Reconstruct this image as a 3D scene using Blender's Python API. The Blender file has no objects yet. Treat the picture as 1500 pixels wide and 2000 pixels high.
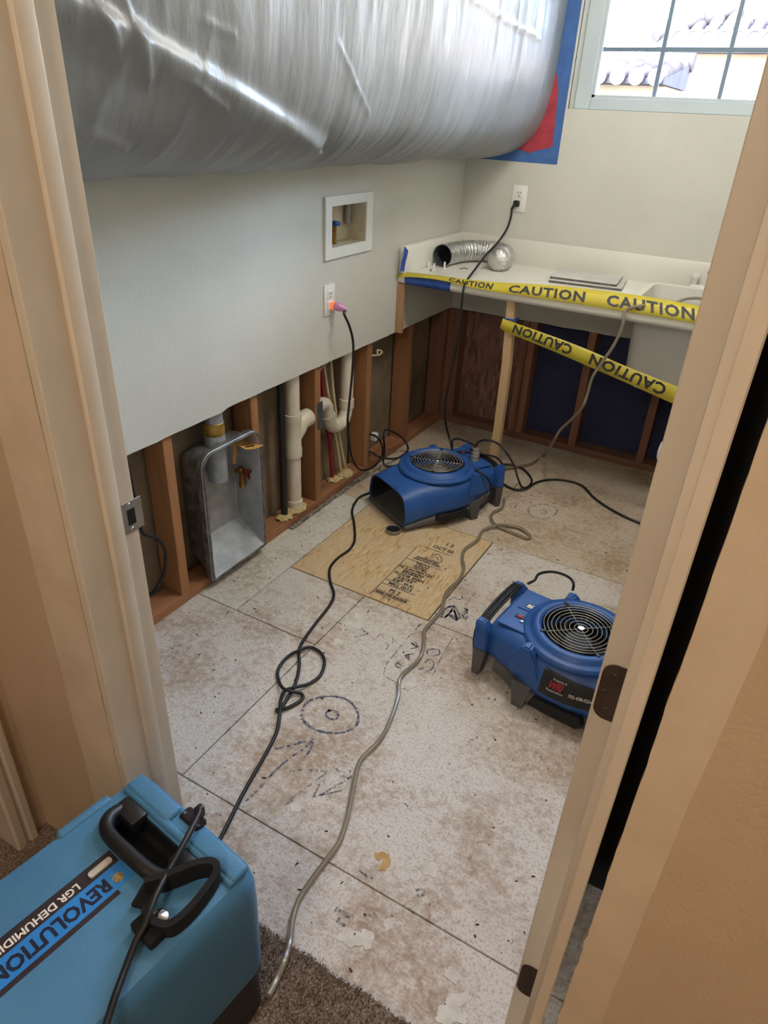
import bpy, bmesh, math, random
from mathutils import Vector, Matrix, noise
random.seed(7)
SC = bpy.context.scene
COL = SC.collection
PI = math.pi

# ---------------------------------------------------------------- camera
CAM_ROWS = [[0.866369, 0.497448, 0.044166], [0.283516, -0.417113, -0.863502], [-0.411125, 0.760633, -0.502408]]        # image right, image down, view direction
cam_data = bpy.data.cameras.new('camera')
cam = bpy.data.objects.new('camera', cam_data)
COL.objects.link(cam)
r_, d_, f_ = [Vector(v) for v in CAM_ROWS]
cm = Matrix.Identity(4)
for i in range(3):
    cm[i][0] = r_[i]; cm[i][1] = -d_[i]; cm[i][2] = -f_[i]
cm.translation = Vector((1.4934, 0.0, 1.52))
cam.matrix_world = cm
cam_data.sensor_fit = 'VERTICAL'
cam_data.sensor_height = 36.0
cam_data.lens = 1337.367 / 2000.0 * 36.0
cam_data.clip_start = 0.02
SC.camera = cam

# ---------------------------------------------------------------- world, sun, hall lamp, added room fill, exposure
world = bpy.data.worlds.new('sky'); SC.world = world
world.use_nodes = True
wn = world.node_tree
bg = wn.nodes['Background']
sky = wn.nodes.new('ShaderNodeTexSky')
sky.sky_type = 'NISHITA'; sky.sun_disc = False
sky.sun_elevation = math.radians(52); sky.sun_rotation = math.radians(200)
sky.dust_density = 1.2; sky.ozone_density = 0.6
hazy = wn.nodes.new('ShaderNodeHueSaturation'); hazy.inputs['Saturation'].default_value = 0.75
wn.links.new(sky.outputs['Color'], hazy.inputs['Color'])
wn.links.new(hazy.outputs['Color'], bg.inputs['Color'])
bg.inputs['Strength'].default_value = 3.0

sun_d = bpy.data.lights.new('sun', 'SUN'); sun_d.energy = 1.0; sun_d.angle = 0.01
sun_d.color = (1.0, 0.95, 0.88)
sun = bpy.data.objects.new('sun', sun_d); COL.objects.link(sun)
sun.rotation_euler = (math.radians(42), 0, math.radians(-25))

por_d = bpy.data.lights.new('window_portal', 'AREA'); por_d.shape = 'RECTANGLE'
por_d.size = 0.98; por_d.size_y = 0.74; por_d.cycles.is_portal = True
por = bpy.data.objects.new('window_portal', por_d); COL.objects.link(por)
por.location = (0.96, 3.60, 1.93); por.rotation_euler = (math.radians(-90), 0, 0)

SC.view_settings.view_transform = 'Standard'
SC.view_settings.look = 'None'
SC.view_settings.gamma = 1.0
SC.view_settings.use_curve_mapping = False
SC.view_settings.exposure = 2.32

HALL_LAMP_W = 7.0
ROOM_FILL_W = 6.0  # unseen fill, added to brighten the room without a stronger sky

# ---------------------------------------------------------------- materials
MATS = {}
def lin(c):
    return tuple(((v / 12.92) if v <= 0.04045 else ((v + 0.055) / 1.055) ** 2.4) for v in c) + (1.0,)
def rgb(r, g, b):
    return lin((r / 255, g / 255, b / 255))
class Nodes:
    def __init__(s, name):
        s.m = bpy.data.materials.new(name); s.m.use_nodes = True
        s.t = s.m.node_tree; s.b = s.t.nodes['Principled BSDF']
    def n(s, kind, **kw):
        x = s.t.nodes.new('ShaderNode' + kind)
        for k, v in kw.items():
            setattr(x, k, v)
        return x
    def link(s, a, b): s.t.links.new(a, b)
    def coords(s, world=True, scale=(1, 1, 1)):
        if world:
            src = s.n('NewGeometry').outputs['Position']
        else:
            src = s.n('TexCoord').outputs['Object']
        mp = s.n('Mapping'); mp.inputs['Scale'].default_value = scale
        s.link(src, mp.inputs['Vector'])
        return mp.outputs['Vector']
    def noise(s, vec, scale, detail=4, rough=0.55, dist=0.0):
        x = s.n('TexNoise'); x.inputs['Scale'].default_value = scale
        x.inputs['Detail'].default_value = detail; x.inputs['Roughness'].default_value = rough
        x.inputs['Distortion'].default_value = dist
        s.link(vec, x.inputs['Vector']); return x.outputs['Fac']
    def ramp(s, fac, stops):
        x = s.n('ValToRGB'); e = x.color_ramp.elements
        while len(e) < len(stops): e.new(0.5)
        for i, (p, c) in enumerate(stops):
            e[i].position = p; e[i].color = c if len(c) == 4 else tuple(c) + (1,)
        s.link(fac, x.inputs['Fac']); return x.outputs['Color']
    def mix(s, fac, a, b, mode='MIX'):
        x = s.n('Mix', data_type='RGBA', blend_type=mode)
        if isinstance(fac, float): x.inputs[0].default_value = fac
        else: s.link(fac, x.inputs[0])
        for sock, v in ((x.inputs[6], a), (x.inputs[7], b)):
            if isinstance(v, tuple): sock.default_value = v
            else: s.link(v, sock)
        return x.outputs[2]
    def bump(s, height, strength, dist=0.01):
        x = s.n('Bump'); x.inputs['Strength'].default_value = strength; x.inputs['Distance'].default_value = dist
        s.link(height, x.inputs['Height']); s.link(x.outputs['Normal'], s.b.inputs['Normal'])
    def color(s, c):
        if isinstance(c, tuple): s.b.inputs['Base Color'].default_value = c
        else: s.link(c, s.b.inputs['Base Color'])
    def set(s, **kw):
        names = dict(rough='Roughness', metal='Metallic', spec='Specular IOR Level', trans='Transmission Weight', ior='IOR', alpha='Alpha', coat='Coat Weight')
        for k, v in kw.items(): s.b.inputs[names[k]].default_value = v
W0 = (0, 0, 0, 1); W1 = (1, 1, 1, 1)
def simple(name, c, c2=None, scale=14.0, rough=0.55, metal=0.0, bump=0.0, bscale=120.0, world=False, stretch=(1, 1, 1), detail=4, lo=0.35, hi=0.65, spec=0.5, bdist=0.004):
    N = Nodes(name)
    v = N.coords(world, stretch)
    c2 = c2 or tuple(min(1, x * 0.82) for x in c[:3]) + (1,)
    N.color(N.ramp(N.noise(v, scale, detail), [(lo, c), (hi, c2)]))
    N.set(rough=rough, metal=metal, spec=spec)
    if bump: N.bump(N.noise(v, bscale, 3), bump, bdist)
    MATS[name] = N.m
    return N.m

simple('wall_paint', rgb(205, 204, 194), rgb(199, 198, 188), 3, 0.7, bump=0.35, bscale=160, world=True)
simple('hall_paint', rgb(198, 175, 148), rgb(188, 165, 138), 3, 0.75, bump=0.3, bscale=160, world=True)
simple('bare_drywall', rgb(214, 197, 174), rgb(203, 185, 161), 9, 0.8, bump=0.15, world=True)
simple('trim_paint', rgb(216, 205, 188), rgb(209, 198, 181), 5, 0.42, bump=0.06, bscale=60, world=True)
simple('drywall_edge', rgb(150, 132, 112), rgb(95, 78, 62), 60, 0.9, world=True)
simple('cavity_paper', rgb(140, 122, 98), rgb(112, 96, 76), 6, 0.85, world=True)
simple('white_counter', rgb(226, 224, 214), rgb(220, 218, 208), 4, 0.32, world=True)
simple('white_plastic', rgb(228, 228, 222), rgb(222, 222, 216), 4, 0.4)
simple('tub_plastic', rgb(205, 205, 202), rgb(196, 196, 194), 4, 0.45)
simple('pvc', rgb(222, 214, 196), rgb(212, 202, 182), 9, 0.38)
simple('foam', rgb(214, 196, 150), rgb(188, 164, 112), 40, 0.9, bump=0.6, bscale=90)
simple('black_rubber', rgb(28, 28, 30), rgb(20, 20, 22), 20, 0.5)
simple('black_plastic', rgb(30, 29, 31), rgb(22, 21, 23), 30, 0.45, bump=0.1, bscale=300)
simple('dark_inside', rgb(14, 14, 16), rgb(9, 9, 10), 20, 0.7)  # near-black; also stands in for shade in the doorway gap
simple('blue_fan', rgb(42, 90, 160), rgb(34, 76, 142), 7, 0.42, bump=0.12, bscale=260)
simple('grey_fan', rgb(92, 90, 88), rgb(76, 74, 72), 12, 0.65, bump=0.12, bscale=200)
simple('steel_wire', rgb(190, 186, 176), rgb(160, 156, 146), 30, 0.4, metal=0.5)
simple('chrome', rgb(215, 215, 212), rgb(200, 200, 198), 20, 0.18, metal=1.0)
simple('hinge_bronze', rgb(84, 70, 62), rgb(66, 55, 50), 30, 0.5, metal=0.35, bump=0.2, bscale=90)
simple('brushed_nickel', rgb(158, 154, 147), rgb(142, 138, 132), 30, 0.38, metal=0.4)
simple('galvanized', rgb(176, 179, 183), rgb(150, 154, 158), 16, 0.42, metal=0.45, bump=0.15, bscale=40)
simple('rim_metal', rgb(140, 138, 134), rgb(96, 94, 92), 26, 0.5, metal=0.55, bump=0.4, bscale=60)
simple('gold_tape', rgb(196, 164, 84), rgb(150, 118, 50), 30, 0.4, metal=0.5)
simple('manila_tag', rgb(216, 168, 92), rgb(190, 142, 70), 20, 0.7)
simple('brass', rgb(170, 128, 66), rgb(130, 96, 48), 20, 0.35, metal=0.85)
simple('red_handle', rgb(186, 42, 38), rgb(150, 30, 28), 20, 0.45)
simple('red_pipe', rgb(160, 30, 40), rgb(120, 22, 28), 20, 0.45)
simple('cream_cable', rgb(206, 190, 150), rgb(184, 166, 126), 20, 0.55)
simple('nail_plate', rgb(128, 132, 138), rgb(104, 108, 114), 20, 0.45, metal=0.7)
simple('blue_tape', rgb(44, 86, 172), rgb(36, 72, 152), 25, 0.6, bump=0.35, bscale=240, world=True)
simple('masking_blue', rgb(66, 108, 170), rgb(58, 98, 158), 25, 0.6, bump=0.2, bscale=240, world=True)
simple('red_tape', rgb(176, 62, 76), rgb(156, 50, 64), 20, 0.55, world=True)
simple('ink', rgb(40, 40, 44), rgb(84, 76, 66), 160, 0.8, world=True, lo=0.48, hi=0.62)
simple('print_black', rgb(42, 42, 46), rgb(58, 58, 60), 40, 0.5)
simple('marker_ink', rgb(62, 68, 92), rgb(142, 136, 134), 150, 0.8, world=True, lo=0.45, hi=0.6)
simple('faint_ink', rgb(96, 94, 102), rgb(168, 158, 150), 150, 0.85, world=True, lo=0.42, hi=0.56)
simple('paint_chip', rgb(216, 213, 206), rgb(196, 190, 181), 30, 0.7, world=True)
simple('bare_chip', rgb(202, 168, 112), rgb(176, 138, 84), 30, 0.8, world=True)
simple('debris', rgb(82, 62, 46), rgb(42, 34, 28), 40, 0.9, world=True)
simple('grit', rgb(160, 152, 138), rgb(84, 74, 62), 90, 0.95, bump=0.8, bscale=120, world=True, bdist=0.008)
simple('dehumidifier_blue', rgb(78, 136, 178), rgb(70, 124, 166), 5, 0.5, bump=0.25, bscale=330)
simple('dehumidifier_black', rgb(50, 46, 48), rgb(40, 37, 39), 12, 0.6, bump=0.25, bscale=200)
simple('label_dark', rgb(58, 50, 56), rgb(50, 44, 50), 12, 0.4)
simple('label_blue', rgb(52, 140, 222), rgb(46, 128, 208), 12, 0.4)
simple('print_white', rgb(232, 228, 220), rgb(226, 222, 214), 12, 0.5)
simple('print_dark', rgb(32, 40, 66), rgb(28, 34, 58), 12, 0.5)
simple('print_red', rgb(196, 34, 48), rgb(176, 28, 42), 12, 0.5)
simple('print_tan', rgb(190, 160, 104), rgb(110, 96, 80), 260, 0.5)
simple('black_strap', rgb(18, 17, 20), rgb(11, 11, 13), 60, 0.85, bump=0.4, bscale=400)
simple('board_grey', rgb(205, 204, 198), rgb(192, 190, 184), 12, 0.7)
simple('board_edge', rgb(110, 106, 100), rgb(80, 76, 72), 40, 0.9)
simple('stucco_peach', rgb(136, 112, 98), rgb(130, 106, 92), 4, 0.9, bump=0.2, bscale=30, world=True)
simple('stucco_white', rgb(140, 134, 126), rgb(132, 126, 118), 4, 0.95, spec=0.0, bump=0.2, bscale=30, world=True)
simple('roof_tile', rgb(66, 60, 60), rgb(44, 40, 41), 3, 0.95, world=True, spec=0.0)
simple('fascia', rgb(58, 56, 62), rgb(52, 50, 56), 6, 0.95, world=True, spec=0.0)
simple('earth', rgb(170, 156, 136), rgb(146, 132, 112), 2, 0.95, world=True)
simple('ceiling_paint', rgb(226, 224, 218), rgb(220, 218, 212), 3, 0.85, bump=0.2, world=True)
simple('muntin_grey', rgb(112, 134, 150), rgb(104, 126, 142), 4, 0.5, world=True)
simple('vinyl_white', rgb(192, 203, 207), rgb(186, 197, 201), 4, 0.4, world=True)
simple('lamp_glass', rgb(240, 236, 226), rgb(236, 232, 222), 4, 0.3)

def wood(name, c1, c2, c3, stretch, world=True, rough=0.7, scale=9):
    N = Nodes(name)
    v = N.coords(world, stretch)
    big = N.noise(v, scale * 0.35, 3)
    fine = N.noise(v, scale * 3, 5, 0.6, 0.4)
    a = N.ramp(fine, [(0.3, c1), (0.7, c2)])
    b = N.mix(N.ramp(big, [(0.45, W0), (0.7, W1)]), a, c3)
    N.color(b); N.set(rough=rough); N.bump(fine, 0.25, 0.003)
    MATS[name] = N.m
wood('stud_wood', rgb(172, 121, 78), rgb(144, 97, 61), rgb(122, 82, 55), (1, 1, 0.09))
wood('plate_wood', rgb(176, 122, 84), rgb(140, 94, 64), rgb(112, 78, 58), (1, 0.09, 1))
wood('plate_wood_across', rgb(150, 108, 86), rgb(124, 86, 68), rgb(100, 70, 58), (0.09, 1, 1))
wood('back_stud_wood', rgb(158, 112, 88), rgb(132, 90, 70), rgb(112, 76, 62), (1, 1, 0.09))
wood('post_wood', rgb(216, 190, 150), rgb(196, 166, 124), rgb(180, 148, 106), (1, 1, 0.07))
wood('cleat_wood', rgb(178, 140, 106), rgb(156, 118, 86), rgb(140, 104, 76), (1, 1, 0.1))

def osb(name, base, light, dark, coat=W1, upright=False):
    N = Nodes(name)
    v0 = N.coords(True)
    # three crossed layers of long strands
    cols = None
    for k, (ang, sc) in enumerate(((0.35, (150, 30, 1)), (-0.6, (120, 24, 1)), (1.4, (130, 30, 1)))):
        mp = N.n('Mapping'); mp.inputs['Rotation'].default_value = (0, ang, 0) if upright else (0, 0, ang); mp.inputs['Scale'].default_value = (sc[0] * 0.6, 1, sc[1] * 0.6) if upright else sc
        N.link(v0, mp.inputs['Vector'])
        vo = N.n('TexVoronoi'); vo.inputs['Scale'].default_value = 1.0; N.link(mp.outputs['Vector'], vo.inputs['Vector'])
        sep = N.n('SeparateColor'); N.link(vo.outputs['Color'], sep.inputs['Color'])
        c = N.ramp(sep.outputs['Red'], [(0.05, dark), (0.35, base), (0.75, base), (0.97, light)])
        if cols is None: cols = c
        else:
            msk = N.ramp(sep.outputs['Green'], [(0.52, W0), (0.56, W1)])
            cols = N.mix(msk, cols, c)
    fl = N.noise(v0, 140, 4)
    cols = N.mix(N.ramp(fl, [(0.62, W0), (0.72, W1)]), cols, dark)
    big = N.noise(v0, 5, 4)
    cols = N.mix(N.ramp(big, [(0.36, W0), (0.62, (0.8, 0.8, 0.8, 1))]), cols, coat)
    N.color(cols); N.set(rough=0.75); N.bump(fl, 0.2, 0.003)
    MATS[name] = N.m
osb('osb_clean', rgb(204, 176, 130), rgb(218, 194, 152), rgb(176, 142, 98), coat=rgb(200, 180, 152))
osb('osb_dark', rgb(140, 102, 90), rgb(166, 126, 110), rgb(98, 70, 64), coat=rgb(118, 88, 80), upright=True)

def floor_mat(name, beige, white, tan, amount, tanlo):
    """subfloor board under old overspray: beige board, whitish paint cast, brown stains, dark nicks"""
    N = Nodes(name)
    v = N.coords(True)
    n1 = N.noise(v, 3.4, 8, 0.68); n2 = N.noise(v, 46, 6, 0.72); n3 = N.noise(v, 150, 3, 0.6)
    add = N.n('Math', operation='ADD'); N.link(n1, add.inputs[0])
    ml = N.n('Math', operation='MULTIPLY'); ml.inputs[1].default_value = 0.75; N.link(n2, ml.inputs[0]); N.link(ml.outputs[0], add.inputs[1])
    base = N.ramp(add.outputs[0], [(amount - 0.17, tan), (amount - 0.05, beige), (amount + 0.06, white)])
    fine = N.mix(N.ramp(n3, [(0.36, W1), (0.5, W0)]), base, tan)
    fine = N.mix(0.6, base, fine)
    st = N.noise(N.coords(True, (1, 1, 1)), 1.7, 5, 0.6, 0.6)
    stain = N.mix(N.ramp(st, [(tanlo, W0), (tanlo + 0.12, (0.5, 0.5, 0.5, 1))]), fine, tan)
    vo = N.n('TexVoronoi'); vo.inputs['Scale'].default_value = 34.0; vo.inputs['Randomness'].default_value = 1.0
    N.link(v, vo.inputs['Vector'])
    nick = N.ramp(vo.outputs['Distance'], [(0.0, W1), (0.06, W1), (0.10, W0)])
    sep = N.n('SeparateColor'); N.link(vo.outputs['Color'], sep.inputs['Color'])
    keep = N.ramp(sep.outputs['Red'], [(0.80, W0), (0.82, W1)])
    nk = N.mix(1.0, nick, keep, 'MULTIPLY')
    mp = N.coords(True, (170, 46, 1))
    vs = N.n('TexVoronoi'); vs.inputs['Scale'].default_value = 1.0; N.link(mp, vs.inputs['Vector'])
    s2 = N.n('SeparateColor'); N.link(vs.outputs['Color'], s2.inputs['Color'])
    sc = N.mix(1.0, N.ramp(vs.outputs['Distance'], [(0.0, W1), (0.22, W1), (0.34, W0)]), N.ramp(s2.outputs['Green'], [(0.93, W0), (0.95, W1)]), 'MULTIPLY')
    wv = N.coords(True, (42, 150, 1))
    v3 = N.n('TexVoronoi'); v3.inputs['Scale'].default_value = 1.0; N.link(wv, v3.inputs['Vector'])
    s3 = N.n('SeparateColor'); N.link(v3.outputs['Color'], s3.inputs['Color'])
    sl = N.mix(1.0, N.ramp(v3.outputs['Distance'], [(0.0, W1), (0.25, W1), (0.38, W0)]), N.ramp(s3.outputs['Blue'], [(0.74, W0), (0.77, W1)]), 'MULTIPLY')
    c = N.mix(nk, stain, rgb(72, 54, 42))
    c = N.mix(N.mix(1.0, sc, (0.5, 0.5, 0.5, 1), 'MULTIPLY'), c, rgb(110, 84, 64))
    c = N.mix(N.mix(1.0, sl, (0.35, 0.35, 0.35, 1), 'MULTIPLY'), c, rgb(222, 216, 206))
    N.color(c); N.set(rough=0.72); N.bump(n3, 0.35, 0.004)
    MATS[name] = N.m
floor_mat('floor_board', rgb(188, 175, 164), rgb(210, 205, 200), rgb(162, 141, 122), 0.86, 0.57)
floor_mat('floor_board_white', rgb(196, 190, 178), rgb(214, 211, 203), rgb(168, 154, 134), 0.86, 0.64)
floor_mat('floor_board_beige', rgb(186, 168, 146), rgb(200, 186, 168), rgb(164, 140, 114), 0.88, 0.58)

def film_mat():
    N = Nodes('plastic_film')
    v = N.coords(True, (1, 6, 1.6))
    v2 = N.coords(True, (3, 16, 6.5))
    v3 = N.coords(True)
    n1 = N.noise(v, 2.6, 6, 0.62, 0.5); n2 = N.noise(v2, 2.5, 5, 0.6, 0.3); n3 = N.noise(v3, 5, 4, 0.6, 0.8)
    N.color(N.ramp(n3, [(0.3, rgb(144, 147, 149)), (0.7, rgb(128, 131, 134))]))
    N.set(rough=0.40, metal=0.0, spec=0.55)
    a = N.n('Math', operation='ADD'); N.link(n1, a.inputs[0])
    m = N.n('Math', operation='MULTIPLY'); m.inputs[1].default_value = 0.45; N.link(n2, m.inputs[0]); N.link(m.outputs[0], a.inputs[1])
    N.bump(a.outputs[0], 0.12, 0.03)
    MATS['plastic_film'] = N.m
film_mat()

def foil_mat():
    N = Nodes('foil')
    v = N.coords(False)
    n = N.noise(v, 55, 4, 0.65, 0.4)
    N.color(N.ramp(n, [(0.3, rgb(226, 226, 224)), (0.7, rgb(200, 200, 200))]))
    N.set(rough=0.33, metal=0.9); N.bump(n, 0.8, 0.008)
    MATS['foil'] = N.m
foil_mat()

def carpet_mat():
    N = Nodes('carpet_fibre')
    v = N.coords(True)
    n = N.noise(v, 230, 3, 0.7); n2 = N.noise(v, 9, 3)
    c = N.ramp(n, [(0.34, rgb(88, 72, 60)), (0.52, rgb(140, 122, 108)), (0.68, rgb(186, 172, 158))])
    N.color(N.mix(N.ramp(n2, [(0.35, W0), (0.7, (0.35, 0.35, 0.35, 1))]), c, rgb(104, 88, 76)))
    N.set(rough=0.95); N.bump(n, 0.6, 0.01)
    MATS['carpet_fibre'] = N.m
carpet_mat()

def tape_mat():
    N = Nodes('caution_yellow')
    v = N.coords(True, (1, 1, 1))
    N.color(N.ramp(N.noise(v, 12, 3), [(0.3, rgb(236, 224, 88)), (0.7, rgb(224, 208, 66))]))
    N.set(rough=0.38)
    tr = N.n('BsdfTranslucent'); tr.inputs['Color'].default_value = rgb(240, 220, 90)
    tp = N.n('BsdfTransparent')
    m1 = N.n('MixShader'); m1.inputs[0].default_value = 0.35
    N.link(N.b.outputs[0], m1.inputs[1]); N.link(tr.outputs[0], m1.inputs[2])
    m2 = N.n('MixShader'); m2.inputs[0].default_value = 0.22
    N.link(m1.outputs[0], m2.inputs[1]); N.link(tp.outputs[0], m2.inputs[2])
    out = [x for x in N.t.nodes if x.type == 'OUTPUT_MATERIAL'][0]
    N.link(m2.outputs[0], out.inputs['Surface'])
    MATS['caution_yellow'] = N.m
tape_mat()

def glass_mat(name, c, rough=0.02, trans=1.0):
    N = Nodes(name); N.color(c); N.set(rough=rough, trans=trans, ior=1.45); MATS[name] = N.m
glass_mat('clear_hose', rgb(176, 164, 144), 0.18, 0.55)
def pane_mat():
    N = Nodes('window_glass')
    g = N.n('BsdfGlossy'); g.inputs['Roughness'].default_value = 0.02
    t = N.n('BsdfTransparent'); t.inputs['Color'].default_value = (0.96, 0.98, 0.98, 1)
    fr = N.n('Fresnel'); fr.inputs['IOR'].default_value = 1.45
    m = N.n('MixShader'); N.link(fr.outputs[0], m.inputs[0]); N.link(t.outputs[0], m.inputs[1]); N.link(g.outputs[0], m.inputs[2])
    out = [x for x in N.t.nodes if x.type == 'OUTPUT_MATERIAL'][0]
    N.link(m.outputs[0], out.inputs['Surface'])
    MATS['window_glass'] = N.m
pane_mat()
def glow_mat():
    N = Nodes('lit_plug'); N.color(rgb(214, 150, 200)); N.set(rough=0.3, trans=0.3)
    MATS['lit_plug'] = N.m
    N = Nodes('neon_glow'); N.color(rgb(255, 120, 60))
    N.b.inputs['Emission Color'].default_value = (1.0, 0.25, 0.08, 1); N.b.inputs['Emission Strength'].default_value = 0.10
    MATS['neon_glow'] = N.m
    N = Nodes('lamp_glow'); N.color(rgb(255, 240, 220))
    N.b.inputs['Emission Color'].default_value = (1.0, 0.72, 0.42, 1); N.b.inputs['Emission Strength'].default_value = 2.0
    MATS['lamp_glow'] = N.m
glow_mat()

# ---------------------------------------------------------------- mesh helpers
class MB:
    def __init__(s): s.bm = bmesh.new()
    def box(s, x0, x1, y0, y1, z0, z1, bev=0.0, M=None, seg=1):
        b = bmesh.new()
        bmesh.ops.create_cube(b, size=1.0)
        for v in b.verts:
            v.co = Vector(((x0 + x1) / 2 + v.co.x * (x1 - x0), (y0 + y1) / 2 + v.co.y * (y1 - y0), (z0 + z1) / 2 + v.co.z * (z1 - z0)))
        if bev: bmesh.ops.bevel(b, geom=list(b.edges), offset=bev, segments=seg, affect='EDGES', profile=0.5)
        return s.add(b, M)
    def add(s, b, M=None):
        if M is not None: bmesh.ops.transform(b, matrix=M, verts=b.verts)
        me = bpy.data.meshes.new('tmp'); b.to_mesh(me); b.free()
        s.bm.from_mesh(me); bpy.data.meshes.remove(me)
        return s
    def mesh(s, verts, faces, M=None):
        b = bmesh.new()
        vs = [b.verts.new(v) for v in verts]
        for f in faces:
            try: b.faces.new([vs[i] for i in f])
            except ValueError: pass
        return s.add(b, M)
    def lathe(s, prof, n=32, c=(0, 0, 0), M=None, arc=2 * PI):
        closed = abs(arc - 2 * PI) < 1e-6
        m = n if closed else n + 1
        verts = []; faces = []
        for k in range(m):
            a = arc * k / n
            for r, z in prof: verts.append((c[0] + r * math.cos(a), c[1] + r * math.sin(a), c[2] + z))
        p = len(prof)
        for k in range(n):
            k2 = (k + 1) % m
            for j in range(p - 1): faces.append((k * p + j, k2 * p + j, k2 * p + j + 1, k * p + j + 1))
        s.mesh(verts, faces, M)
        return s
    def cyl(s, p0, p1, r, n=16, r2=None):
        return s.tube([p0, p1], r, n, sub=1, radii=[r, r if r2 is None else r2])
    def tube(s, pts, r, n=8, sub=6, radii=None, cap=True, closed=False):
        P = smooth(pts, sub, closed) if sub > 1 else [Vector(p) for p in pts]
        m = len(P)
        if radii is None: R = [r] * m
        elif callable(radii): R = [radii(i / (m - 1)) for i in range(m)]
        else:
            R = []
            for i in range(m):
                t = i / (m - 1) * (len(radii) - 1); k = min(int(t), len(radii) - 2)
                R.append(radii[k] + (radii[k + 1] - radii[k]) * (t - k))
        up = None; verts = []; faces = []
        for i in range(m):
            if closed: t = P[(i + 1) % m] - P[i - 1]
            else: t = P[min(i + 1, m - 1)] - P[max(i - 1, 0)]
            if t.length < 1e-9: t = Vector((0, 0, 1))
            t.normalize()
            if up is None:
                up = Vector((0, 0, 1)) if abs(t.z) < 0.9 else Vector((1, 0, 0))
            up = (up - t * up.dot(t))
            if up.length < 1e-6: up = t.orthogonal()
            up.normalize()
            side = t.cross(up)
            for k in range(n):
                a = 2 * PI * k / n
                verts.append(P[i] + (up * math.cos(a) + side * math.sin(a)) * R[i])
        last = m if closed else m - 1
        for i in range(last):
            i2 = (i + 1) % m
            for k in range(n):
                k2 = (k + 1) % n
                faces.append((i * n + k, i * n + k2, i2 * n + k2, i2 * n + k))
        if cap and not closed:
            faces.append(tuple(range(n))[::-1]); faces.append(tuple((m - 1) * n + k for k in range(n)))
        return s.mesh(verts, faces)
    def prism(s, poly, axis, a, b, bev=0.0, M=None):
        """extrude a 2D polygon along an axis ('x': (y,z), 'y': (x,z), 'z': (x,y))"""
        def p3(u, v, w):
            return {'x': (w, u, v), 'y': (u, w, v), 'z': (u, v, w)}[axis]
        n = len(poly); bm = bmesh.new()
        A = [bm.verts.new(p3(u, v, a)) for u, v in poly]; B = [bm.verts.new(p3(u, v, b)) for u, v in poly]
        bm.faces.new(A); bm.faces.new(B[::-1])
        for i in range(n):
            j = (i + 1) % n
            bm.faces.new((A[i], B[i], B[j], A[j]))
        bmesh.ops.recalc_face_normals(bm, faces=bm.faces)
        if bev: bmesh.ops.bevel(bm, geom=list(bm.edges), offset=bev, segments=2, affect='EDGES', profile=0.5)
        return s.add(bm, M)
    def grid(s, fn, nu, nv):
        verts = [fn(i / nu, j / nv) for i in range(nu + 1) for j in range(nv + 1)]
        faces = [(i * (nv + 1) + j, (i + 1) * (nv + 1) + j, (i + 1) * (nv + 1) + j + 1, i * (nv + 1) + j + 1) for i in range(nu) for j in range(nv)]
        return s.mesh(verts, faces)
    def loft(s, rings, cap0=True, cap1=True, closed=True):
        n = len(rings[0]); verts = [v for r in rings for v in r]; faces = []
        for i in range(len(rings) - 1):
            for k in range(n if closed else n - 1):
                k2 = (k + 1) % n
                faces.append((i * n + k, i * n + k2, (i + 1) * n + k2, (i + 1) * n + k))
        if cap0: faces.append(tuple(range(n))[::-1])
        if cap1: faces.append(tuple((len(rings) - 1) * n + k for k in range(n)))
        return s.mesh(verts, faces)
    def text(s, body, size, M, extrude=0.0, align='LEFT', bold=0.0, shear=0.0, conform=None, space=1.0):
        c = bpy.data.curves.new('lettering', 'FONT'); c.body = body; c.size = size; c.extrude = extrude
        c.align_x = align; c.offset = bold; c.shear = shear; c.resolution_u = 2; c.space_character = space
        o = bpy.data.objects.new('lettering', c); COL.objects.link(o)
        bpy.context.view_layer.update()
        me = bpy.data.meshes.new_from_object(o.evaluated_get(bpy.context.evaluated_depsgraph_get()))
        bpy.data.objects.remove(o); bpy.data.curves.remove(c)
        b = bmesh.new(); b.from_mesh(me); bpy.data.meshes.remove(me)
        if conform:
            bmesh.ops.subdivide_edges(b, edges=[e for e in b.edges if e.calc_length() > size * 0.25], cuts=1)
            for v in b.verts: v.co = conform(v.co.x, v.co.y)
            M = None
        return s.add(b, M)
def smooth(pts, sub, closed=False):
    P = [Vector(p) for p in pts]; n = len(P); out = []
    if n < 3 and not closed:
        return [P[0].lerp(P[-1], i / sub) for i in range(sub + 1)]
    for i in range(n if closed else n - 1):
        if closed: a, b, c, d = P[i - 1], P[i], P[(i + 1) % n], P[(i + 2) % n]
        else: a, b, c, d = P[max(i - 1, 0)], P[i], P[i + 1], P[min(i + 2, n - 1)]
        for k in range(sub):
            t = k / sub
            out.append(0.5 * ((2 * b) + (c - a) * t + (2 * a - 5 * b + 4 * c - d) * t * t + (3 * b - a - 3 * c + d) * t ** 3))
    if not closed: out.append(P[-1])
    return out
def tag(o, label=None, cat=None, group=None, kind=None):
    if label: o['label'] = label
    if cat: o['category'] = cat
    if group: o['group'] = group
    if kind: o['kind'] = kind
    return o
def empty(name, loc=(0, 0, 0), rz=0.0, **kw):
    o = bpy.data.objects.new(name, None); COL.objects.link(o)
    o.location = loc; o.rotation_euler = (0, 0, rz); o.empty_display_size = 0.05
    return tag(o, **kw)
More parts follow.
